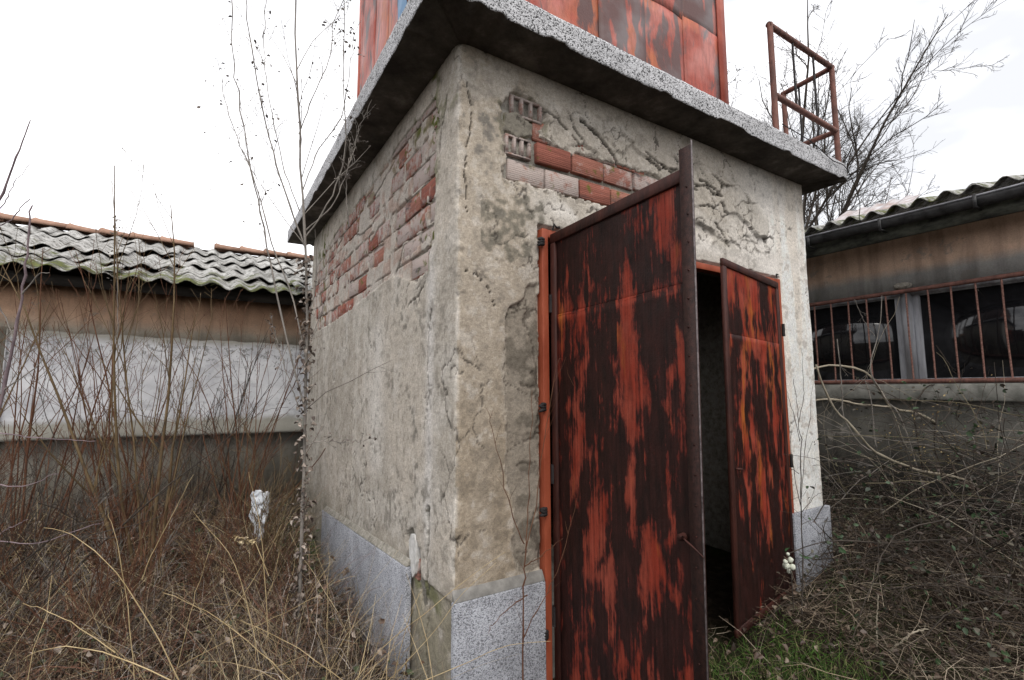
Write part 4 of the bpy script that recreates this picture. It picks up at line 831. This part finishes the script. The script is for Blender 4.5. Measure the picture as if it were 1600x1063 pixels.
# --- twigs before the door face
t = thing('sapling', 'thin brown forked sapling growing before the terrazzo slab at the near tower corner', 'sapling', tuple(at(817, 1090, ax=1, v=-.2)), 'saplings round the tower')
H_ = [hero(t, 'stem', [(818, 1100), (817, 1000), (818, 930), (820, 880), (823, 820), (826, 760), (829, 690), (831, 610)], .0055, .0012, tw_red, ax=1, v=-.2)]
for pts in ([(819, 850), (806, 820), (793, 780), (780, 720), (768, 670), (762, 638)], [(821, 860), (838, 790), (846, 720), (858, 640), (874, 560), (896, 600)], [(817, 1000), (835, 960), (858, 920), (878, 870), (905, 770)], [(824, 930), (790, 955), (760, 990)], [(820, 885), (842, 870), (880, 840)]): H_.append(hero(t, 'branch', pts, .0032, .001, tw_red, ax=1, v=-.2, n=16))
a = Acc(); P = np.concatenate([h_[0][:, ::2][:, :8] for h_ in H_]); R = np.full(P.shape[:2], .002); P1_, R1_ = kids(P, R, 4, .1, 1., (.4, .8), .22, rr=.5, N=4, up_=.2); add_t(a, P1_, R1_, 3); a.obj('twigs', tw_red, t)['kind'] = 'stuff'
t = thing('sapling', 'small grey bare sapling in front of the right plinth beside the smaller door leaf', 'sapling', tuple(at(1253, 950, ax=1, v=-.3)), 'saplings round the tower')
hero(t, 'stem', [(1253, 960), (1254, 880), (1252, 800), (1251, 720), (1250, 680), (1246, 640), (1240, 590)], .0055, .0015, tw_drk, ax=1, v=-.3)
for pts in ([(1251, 790), (1240, 740), (1232, 650), (1224, 560)], [(1252, 780), (1258, 700), (1264, 660), (1270, 600)], [(1253, 800), (1275, 775), (1285, 770)], [(1250, 690), (1238, 640), (1228, 610)], [(1252, 820), (1270, 812), (1290, 810)], [(1248, 660), (1256, 610), (1250, 545)], [(1248, 740), (1235, 730), (1228, 715)]): hero(t, 'branch', pts, .0028, .001, tw_drk, ax=1, v=-.3, n=12)

# ------------------------------------------------------------------ bramble thicket on the right
def cane_thing(label, specs, mat, depth, name='bramble_cane', grp=None):
    t = thing(name, label, 'bramble', tuple(at(*specs[0][0][-1][:2], d=depth)), 'bramble canes before the right shed' if name == 'bramble_cane' else None)
    HH = [hero(t, 'cane', s_[0], s_[1], s_[2], mat, depth+(s_[3] if len(s_) > 3 else 0), n=24, jit=.003) for s_ in specs]
    a = Acc(); P = np.concatenate([h_[0] for h_ in HH]); R = np.concatenate([h_[1] for h_ in HH]); P1_, R1_ = kids(P, np.minimum(R, .006), 4, .1, 1., (.5, 1.1), .22, rr=.45, N=6, wob=.16); add_t(a, P1_, np.maximum(R1_, .0012), 3)
    P2_, R2_ = kids(P1_, R1_, 2, .3, 1., (.5, 1.1), .5, rr=.6, N=4, wob=.16); add_t(a, P2_, np.maximum(R2_, .001), 3); a.obj('twigs', mat, t)['kind'] = 'stuff'; return t
cane_thing('thick pale cane arching over from behind the tower below the window sill', [([(1268, 577), (1300, 571), (1345, 578), (1368, 598), (1392, 636), (1430, 645), (1470, 665), (1500, 690), (1545, 740), (1570, 800), (1590, 880)], .008, .013), ([(1250, 628), (1300, 624), (1345, 632), (1392, 636)], .008, .009)], tw_pale, 4.35)
cane_thing('long pale cane sweeping down from the tower to the bramble mound', [([(1275, 570), (1285, 600), (1305, 640), (1330, 665), (1360, 700), (1390, 718), (1440, 736), (1500, 748), (1550, 775), (1610, 850)], .007, .013)], tw_pale, 4.1)
cane_thing('hooked grey cane standing up before the window bars right of the mullion', [([(1500, 553), (1494, 572), (1500, 598), (1455, 602), (1440, 615), (1428, 645), (1440, 720), (1460, 830)], .005, .007), ([(1463, 540), (1480, 565), (1494, 588)], .004, .004)], tw_drk, 4.3)
cane_thing('pale bent cane rising before the right-hand window', [([(1530, 463), (1545, 520), (1560, 545), (1572, 575), (1580, 620), (1572, 640), (1560, 660), (1580, 760)], .004, .008), ([(1523, 400), (1530, 463)], .003, .004)], tw_gry, 4.2)
cane_thing('forked grey cane in front of the left-hand window', [([(1378, 462), (1376, 500), (1370, 530), (1362, 560), (1362, 588), (1385, 625), (1410, 660), (1450, 790), (1470, 880)], .003, .007), ([(1335, 468), (1352, 505), (1367, 525)], .002, .003)], tw_gry, 4.3)
cane_thing('upright grey cane beside the tower corner before the window', [([(1308, 530), (1312, 570), (1316, 620), (1318, 650), (1340, 690), (1370, 710)], .004, .006), ([(1352, 595), (1362, 630), (1366, 680), (1370, 700)], .004, .005)], tw_gry, 4.2)
cane_thing('dark thin cane crossing the wall below the sill', [([(1465, 640), (1460, 690), (1470, 740), (1480, 800), (1500, 900)], .005, .006), ([(1460, 650), (1440, 670), (1410, 690), (1380, 705)], .005, .004), ([(1610, 710), (1560, 730), (1520, 770), (1480, 830)], .006, .007)], tw_drk, 4.0)
cane_thing('long low bramble shoot with a few green leaves reaching to the smaller door', [([(1200, 950), (1188, 900), (1200, 880), (1250, 858), (1300, 845), (1380, 848), (1460, 845), (1540, 840), (1620, 820)], .002, .006), ([(1248, 860), (1280, 885), (1340, 880), (1400, 870)], .002, .004)], tw_drk, 3.3)
cane_thing('pale broken stick lying in the litter at lower right', [([(1375, 1035), (1400, 1010), (1425, 990), (1450, 983)], .006, .004), ([(1372, 930), (1370, 980), (1372, 1050)], .003, .004)], tw_pale, 2.7, 'broken_stick')
def zone_pts(n, x0, x1, y0, y1, zl=0, zh=.1):
    x = rng.uniform(x0, x1, n); y = rng.uniform(y0, y1, n); ok = ~((x > -.06) & (x < W_+.08) & (y > -.06) & (y < D_+.1)); x, y = x[ok], y[ok]
    return x, y, gz(x, y)+rng.uniform(zl, zh, len(x))
mnd = lambda x, y: 1.25*np.exp(-((x-3.9)/.8)**4-((y+1.15)/.75)**4)+.55*np.exp(-((x-3.0)/.7)**2-((y+1.35)/.5)**2)+.35*np.exp(-((x-4.0)/.6)**2-((y-.3)/.7)**2)
# mound of brambles: canes, twigs, leaves
t = thing('bramble_thicket', 'dark tangled bramble thicket with sparse green leaves filling the lower right corner', 'bramble', (3.9, -.9, .15))
n = 560; x, y, z_ = zone_pts(n, 2.6, 4.55, -2.2, .9); n = len(x); hh = mnd(x, y)
B = np.column_stack([x, y, z_+rng.uniform(0, 1, n)*hh]); D = np.column_stack([rng.normal(0, 1, (n, 2)), rng.uniform(-.1, .9, n)]); P = grow(B, D, rng.uniform(.5, 1.4, n), 9, .2, (0, 0, -.10)); R = taper(rng.uniform(.002, .0055, n), 9, .4)
P[:, :, 2] = np.maximum(P[:, :, 2], gz(P[:, :, 0], P[:, :, 1])+.01)
P[:, :, 0] = np.where((P[:, :, 1] > -.04) & (P[:, :, 0] < W_+.1), W_+.1, P[:, :, 0])
a = Acc(); add_t(a, P, R, 4); a.obj('canes', tw_drk, t)['kind'] = 'stuff'
a = Acc(); P1_, R1_ = kids(P, R, 7, .05, 1., (.5, 1.2), .28, rr=.5, N=5, wob=.22); P1_[:, :, 0] = np.where((P1_[:, :, 1] > -.04) & (P1_[:, :, 0] < W_+.06), W_+.06, P1_[:, :, 0]); add_t(a, P1_, np.maximum(R1_, .0011), 3); a.obj('twigs', M_twig('bramble_twig', (.035, .025, .02), (.12, .09, .07)), t)['kind'] = 'stuff'
a = Acc(); pick = rng.choice(len(P1_), 1700, replace=False); pick = pick[(P1_[pick, -1, 1] < .3)]
grn = [(.03, .055, .024), (.04, .075, .03), (.05, .035, .025), (.025, .04, .02), (.06, .055, .035), (.07, .05, .04), (.09, .08, .06)]
for c3 in range(3): leaves(a, P1_[pick, -1]+rng.normal(0, .022, (len(pick), 3)), .038, palette(len(pick), grn, .45))
a.obj('leaves', leafm.m, t)['kind'] = 'stuff'
a = Acc(); B = np.array([at(random.gauss(1485, 55), random.gauss(690, 45), d=4.1+random.gauss(0, .08)) for _ in range(420)]); leaves(a, B, .018, palette(420, [(.30, .22, .09), (.38, .29, .14), (.2, .14, .06)])); a.obj('dry_blossom_remains', leafm.m, t)['kind'] = 'stuff'

t = thing('pale_cane_tangle', 'loose net of thin pale and olive canes against the dark wall under the window sill', 'bramble', (4.0, -.1, .2))
n = 150; x = rng.uniform(3.35, 4.5, n); y = rng.uniform(-1.5, .7, n); B = np.column_stack([x, y, rng.uniform(.25, 1.25, n)]); D = np.column_stack([rng.normal(0, .5, n), rng.normal(.1, 1, n), rng.normal(.25, .35, n)])
P = grow(B, D, rng.uniform(.4, 1.5, n), 12, .12, (0, 0, -.07)); P[:, :, 0] = np.clip(P[:, :, 0], W_+.12, 4.5); P[:, :, 2] = np.maximum(P[:, :, 2], .2)
for k_, m_ in enumerate((tw_pale, M_twig('olive_cane', (.08, .07, .04), (.2, .17, .11)), tw_gry)): a = Acc(); add_t(a, P[k_::3], taper(rng.uniform(.0015, .004, len(P[k_::3])), 12, .5), 4); a.obj('canes', m_, t)['kind'] = 'stuff'
# leaves on the low shoot, the red dock leaf and the white berries
t = thing('green_leaf_spray', 'single green leaves on the shoot before the right plinth and door', 'leaves', tuple(at(1230, 860, d=3.3)))
for (lx, ly) in ((1234, 856), (1270, 872), (1193, 908), (1310, 855), (1190, 936), (1206, 940), (1448, 955), (1560, 830), (1500, 950), (1520, 975), (1440, 880), (1340, 1020)):
    a = Acc(); leaves(a, np.array([at(lx, ly, d=3.28)]), .075, palette(1, [(.05, .13, .04), (.04, .09, .035)])); a.obj('leaf', leafm.m, t)
t = thing('withered_red_leaf', 'withered reddish lobed leaf caught in the brambles right of the tower plinth', 'leaf', tuple(at(1375, 835, d=3.9)))
for k in range(5): a = Acc(); leaves(a, np.array([at(1375+random.gauss(0, 9), 832+k*6, d=3.9)]), .13, palette(1, [(.22, .07, .045), (.16, .06, .04)]), .6); a.obj('lobe', leafm.m, t)
mwh = M_noisecol('waxy_white', (.5, .52, .42), (.68, .7, .6), 40, .5)
t = thing('white_berry_cluster', 'cluster of small white berries low beside the smaller door leaf', 'berries', tuple(at(1235, 880, ax=1, v=-.28)))
for (lx, ly, rr_) in ((1235, 875, .017), (1228, 884, .021), (1238, 886, .019), (1233, 893, .016), (1227, 878, .014), (1231, 866, .010)):
    lump('berry', at(lx, ly, ax=1, v=-.28+random.gauss(0, .008)), (rr_, rr_, rr_), mwh, t, int(lx), 2, .2)
a = Acc(); a.tube([at(1235, 880, ax=1, v=-.27), at(1237, 905, ax=1, v=-.27), at(1240, 950, ax=1, v=-.27)], .003, 5); a.obj('stalk', tw_drk, t)

# ------------------------------------------------------------------ dead ground cover
straw = [(.46, .36, .20), (.34, .26, .15), (.26, .2, .13), (.55, .45, .28)]; dead = [(.075, .05, .034), (.14, .10, .07), (.03, .021, .016), (.22, .17, .12), (.11, .06, .042), (.05, .034, .026), (.04, .03, .022)]; greyd = [(.2, .175, .155), (.34, .30, .27), (.10, .09, .08)]
def cover(name, label, n, reg, cols, L, Wd, up_r, cat=None, N=4, wob=.25, trop=(0, 0, -.12), zl=0, zh=.1, dens=None):
    x, y, z_ = zone_pts(n, *reg, zl, zh); 
    if dens is not None: k = rng.random(len(x)) < dens(x, y); x, y, z_ = x[k], y[k], z_[k]
    m_ = len(x); D = np.column_stack([rng.normal(0, 1, (m_, 2)), rng.uniform(*up_r, m_)]); a = Acc()
    blades(a, np.column_stack([x, y, z_]), D, rng.uniform(*L, m_), rng.uniform(*Wd, m_), palette(m_, cols, .35), N, wob, trop)
    o = a.obj(name, mt_att); tag(o, label, cat or 'grass', None, 'stuff'); return o
offT = lambda x, y: np.where((x > -.25) & (y > -.6) & (x < .5), .35, 1.)*(.25+.9*sstep(.40, .60, fbm(x*3.2, y*3.2, 71)))
cover('matted_dead_grass', 'matted brown dead grass and weed stems covering the ground left of the tower', 85000, (-4.2, -.03, -.9, 4.1), dead+greyd, (.08, .36), (.0018, .0045), (-.2, 1.4), zh=.22, dens=offT)
cover('standing_dead_weeds', 'upright brown dead weed stems left of the tower', 9000, (-4.2, -.05, .2, 3.6), dead+greyd+[(.15, .08, .05)], (.25, .65), (.0015, .0035), (.6, 3.0), N=5, wob=.13, trop=(0, 0, -.02), dens=offT)
cover('yellow_straw', 'bleached straw coloured grass blades among the dead weeds left of the tower', 7000, (-3.2, -.04, -.3, 3.6), straw, (.25, .75), (.0018, .0042), (.5, 2.6), N=6, wob=.10, trop=(0, 0, -.14), dens=offT)
cover('litter', 'dead twigs and grass litter covering the ground right of the doors', 45000, (1.0, 4.6, -2.6, 4), [(.05, .036, .026), (.10, .075, .055), (.03, .024, .02), (.22, .17, .12), (.30, .25, .19), (.07, .05, .04)], (.08, .4), (.0018, .004), (-.4, .9), zh=.16, dens=lambda x, y: np.where((x < 2.1) & (y > -1.0), .15, 1.))
cover('litter_before_corner', 'dead grass at the foot of the tower corner', 5000, (-.5, 1.3, -1.6, .05), dead+straw, (.1, .3), (.0018, .004), (-.2, 1.2), zh=.05, dens=lambda x, y: np.full(x.shape, .7))
cover('green_grass', 'fresh green grass at the threshold between the two door leaves', 22000, (1.0, 3.1, -1.7, -.06), [(.055, .12, .022), (.08, .17, .03), (.04, .08, .02), (.12, .16, .05), (.2, .18, .09)], (.04, .14), (.002, .004), (.4, 2.5), N=4, wob=.2, zh=.03, dens=lambda x, y: .9*np.exp(-((x-1.6)/.40)**4-((y+.60)/.38)**4)+.05)
a = Acc(); x, y, z_ = zone_pts(5200, -4, -.05, -.6, 4.0, .02, .32); leaves(a, np.column_stack([x, y, z_]), .045, palette(len(x), [(.10, .06, .04), (.17, .12, .085), (.06, .04, .03), (.26, .21, .17), (.045, .06, .025)], .3), .3, .9)
x, y, z_ = zone_pts(3200, .9, 4.5, -2.4, 1.0, .0, .15); leaves(a, np.column_stack([x, y, z_]), .04, palette(len(x), [(.08, .05, .035), (.13, .09, .065), (.05, .035, .025), (.2, .16, .12)], .3), .3, .9)
tag(a.obj('fallen_leaves', leafm.m), 'curled brown fallen leaves caught among the dead grass and brambles', 'leaves', None, 'stuff')
cover('red_bramble_stems', 'fine reddish brown bramble stems tangled low through the weeds left of the tower', 3000, (-4.0, -.3, .6, 4.0), [(.12, .06, .04), (.08, .04, .03), (.17, .09, .06)], (.3, .9), (.0022, .0045), (.1, 1.8), N=7, wob=.28, trop=(0, 0, -.08), zh=.3, cat='bramble')
cover('moss_tuft_grass', 'green grass tuft at the far foot of the left plinth', 3000, (-.5, -.03, 2.3, 3.5), [(.04, .08, .02), (.06, .11, .03)], (.05, .2), (.002, .004), (.4, 2.5), zh=.12)
# long bleached stalks, in front
t = thing('straw_clump', 'long bleached grass stalks bowing across the lower left foreground', 'grass', tuple(at(250, 1120, d=1.9)), 'bleached grass clumps')
for pts, d_, r_ in (([(70, 824), (105, 832), (150, 864), (195, 912), (240, 985), (285, 1075)], 1.9, .0032), ([(168, 798), (180, 832), (193, 905), (205, 1000), (212, 1080)], 1.9, .0030), ([(302, 742), (272, 800), (238, 865), (222, 905)], 2.2, .0030), ([(35, 944), (70, 953), (120, 978), (180, 1020)], 1.9, .0028),
                    ([(35, 1030), (75, 1014), (130, 1014), (200, 1033), (290, 1075)], 1.7, .0032), ([(388, 738), (402, 800), (412, 880), (419, 995)], 2.4, .0036), ([(330, 850), (300, 950), (270, 1070)], 2.1, .0026), ([(300, 800), (360, 870), (395, 980), (400, 1070)], 2.2, .0028),
                    ([(375, 970), (460, 1010), (545, 1070)], 2.0, .0026), ([(255, 926), (330, 960), (420, 1030), (470, 1080)], 2.0, .003), ([(440, 820), (400, 900), (330, 1000), (290, 1075)], 2.3, .0026), ([(500, 930), (420, 970), (300, 1030), (250, 1070)], 2.2, .0024)):
    hero(t, 'stalk', pts[::-1], r_, .0011, mt_straw, d_, n=14, k=4, jit=.002)
t2 = thing('straw_clump', 'two long bleached stalks slanting across the bare foot of the tower corner', 'grass', tuple(at(520, 1100, d=2.0)), 'bleached grass clumps')
for pts in ([(790, 862), (740, 897), (675, 950), (600, 1010), (545, 1075)], [(775, 880), (720, 930), (680, 985), (620, 1050), (590, 1080)], [(860, 1002), (790, 1010), (720, 1040), (660, 1065)], [(655, 928), (635, 980), (615, 1060)]): hero(t2, 'stalk', pts[::-1], .0022, .0009, mt_straw, 1.95, n=14, k=4, jit=.001)
t3 = thing('feathery_seed_head', 'pale feathery grass seed head left of the tower, below the white plastic', 'plant', tuple(at(385, 845, d=2.6)))
a = Acc(); a.tube([at(365, 838, d=2.6), at(385, 842, d=2.6), at(400, 850, d=2.6), at(420, 900, d=2.6)], .002, 4); a.obj('stalk', mt_straw, t3)
a = Acc(); B = np.array([at(368+q*34+random.gauss(0, 2), 840+q*7+random.gauss(0, 2.5), d=2.6) for q in rng.random(60)]); leaves(a, B, .02, palette(60, straw)); a.obj('seeds', leafm.m, t3)['kind'] = 'stuff'

# ------------------------------------------------------------------ wire netting, plastic, cable
net = Acc(); q = .085
for k in range(-14, 40):
    x0 = -2.5+k*q
    for sg in (1, -1):
        P = np.array([(x0+sg*tt*q, 3.92+.004*math.sin(tt*3), .35+tt*q) for tt in np.arange(0, 8.6, .5)]); P = P[(P[:, 0] > -2.6) & (P[:, 0] < -.35)]
        if len(P) > 2: net.tube(P, .0014, 3)
tag(net.obj('wire_netting', mt_flat, w=(-1.5, 3.92, .35)), 'diamond wire netting standing before the lower wall of the left shed', 'netting')
M = Mt('thin_white_plastic', .4, spec=.5); M.col((.66, .67, .70)); M.b.inputs['Subsurface Weight'].default_value = .1
nu, nv = 26, 44; A2, B2 = np.meshgrid(np.linspace(-1, 1, nu), np.linspace(0, 1, nv), indexing='ij'); c0 = at(407, 768, d=3.75)
wd = .075*(.75+.5*np.sin(B2*3.0+.4))*(1-.35*B2)+.01*np.sin(B2*17); cr_ = fbm(A2*2.4+B2*2, B2*7, 3)-.5
V = np.stack([c0[0]+A2*wd*.8+.05*(fbm(A2*2, B2*4, 8)-.5)+B2*.0, c0[1]+.07*cr_+.05*A2**2+A2*wd*-.5, c0[2]-B2*.40+.04*cr_], -1)
o = obj('plastic_scrap', mesh('plastic_scrap', V-c0, grid_faces(nu, nv), M.m, True), None, c0); md = o.modifiers.new('s', 'SOLIDIFY'); md.thickness = .001; tag(o, 'crumpled scrap of white plastic hanging in the weeds between the shed and the tower', 'plastic bag')
P = [at(1150, 150, ax=1, v=-.245), at(1222, 194, ax=1, v=-.245), at(1268, 222, ax=1, v=-.25), at(1300, 250, ax=1, v=-.25), at(1323, 264, ax=1, v=-.25), (3.7, -.15, 3.10), (4.2, .05, 3.08), (4.30, -.02, 3.02)]
a = Acc(); a.tube(spline(P[1:], 40), .0035, 5); c0 = np.array(P[1]); V = np.concatenate(a.V)-c0; tag(obj('cable', mesh('cable', V, np.concatenate(a.F), mt_black, True), None, c0), 'thin black cable hanging from the slab edge across to the gutter of the right shed', 'cable')

# ------------------------------------------------------------------ bare trees beyond
def tree(x, y, H0, H1, label, r=.17, n1_=11, spread=.5, k=(7, 6, 4), seed=1):
    t = thing('bare_tree', label, 'tree', (x, y, -.05), 'bare trees behind the tower'); P = grow(np.array([[x, y, -.05]]), [[.02, 0, 1]], [H0], 8, .03); R = taper([r], 8, .75); a = Acc(); add_t(a, P, R, 9); a.obj('trunk', tw_drk, t)
    B = np.repeat(P[:, -1], n1_, 0)-np.column_stack([np.zeros((n1_, 2)), rng.uniform(0, H0*.35, n1_)]); an = np.arange(n1_)*2.4
    D = np.column_stack([np.cos(an)*spread*rng.uniform(.4, 1.6, n1_), np.sin(an)*spread*rng.uniform(.4, 1.6, n1_), np.ones(n1_)])
    P = grow(B, D, (H1-H0)*rng.uniform(.7, 1.1, n1_), 10, .07, (0, 0, .02)); R = taper(r*.24*rng.uniform(.6, 1.1, n1_), 10, .15); a = Acc(); add_t(a, P, R, 6); a.obj('limbs', tw_drk, t)
    a = Acc()
    for lv, per in enumerate(k):
        P, R = kids(P, R, per, .12, 1., (.35, .85), (.42, .42, .4)[lv], rr=.5, N=6, wob=.17, up_=.10); R = np.clip(R, .0042-.0009*lv, .012); add_t(a, P, R, 4 if lv == 0 else 3)
    a.obj('crown', tw_drk, t)
rng = np.random.default_rng(12); random.seed(5)
tree(9.55, 3.15, 4.6, 9.6, 'large bare tree behind the railing, its twiggy crown spreading above the right shed roof', .20, 18, .55, (13, 10, 5))
tree(10.9, 3.0, 2.6, 8.8, 'wide bare tree farther right with long upswept limbs above the gutter', .12, 7, .72, (8, 6, 4))
tree(9.9, 4.35, 3.5, 8.2, 'smaller bare tree close beside the red tank, half hidden by the slab', .10, 8, .5, (9, 7, 4))
print('bricks', nb, 'objects', len(bpy.data.objects))
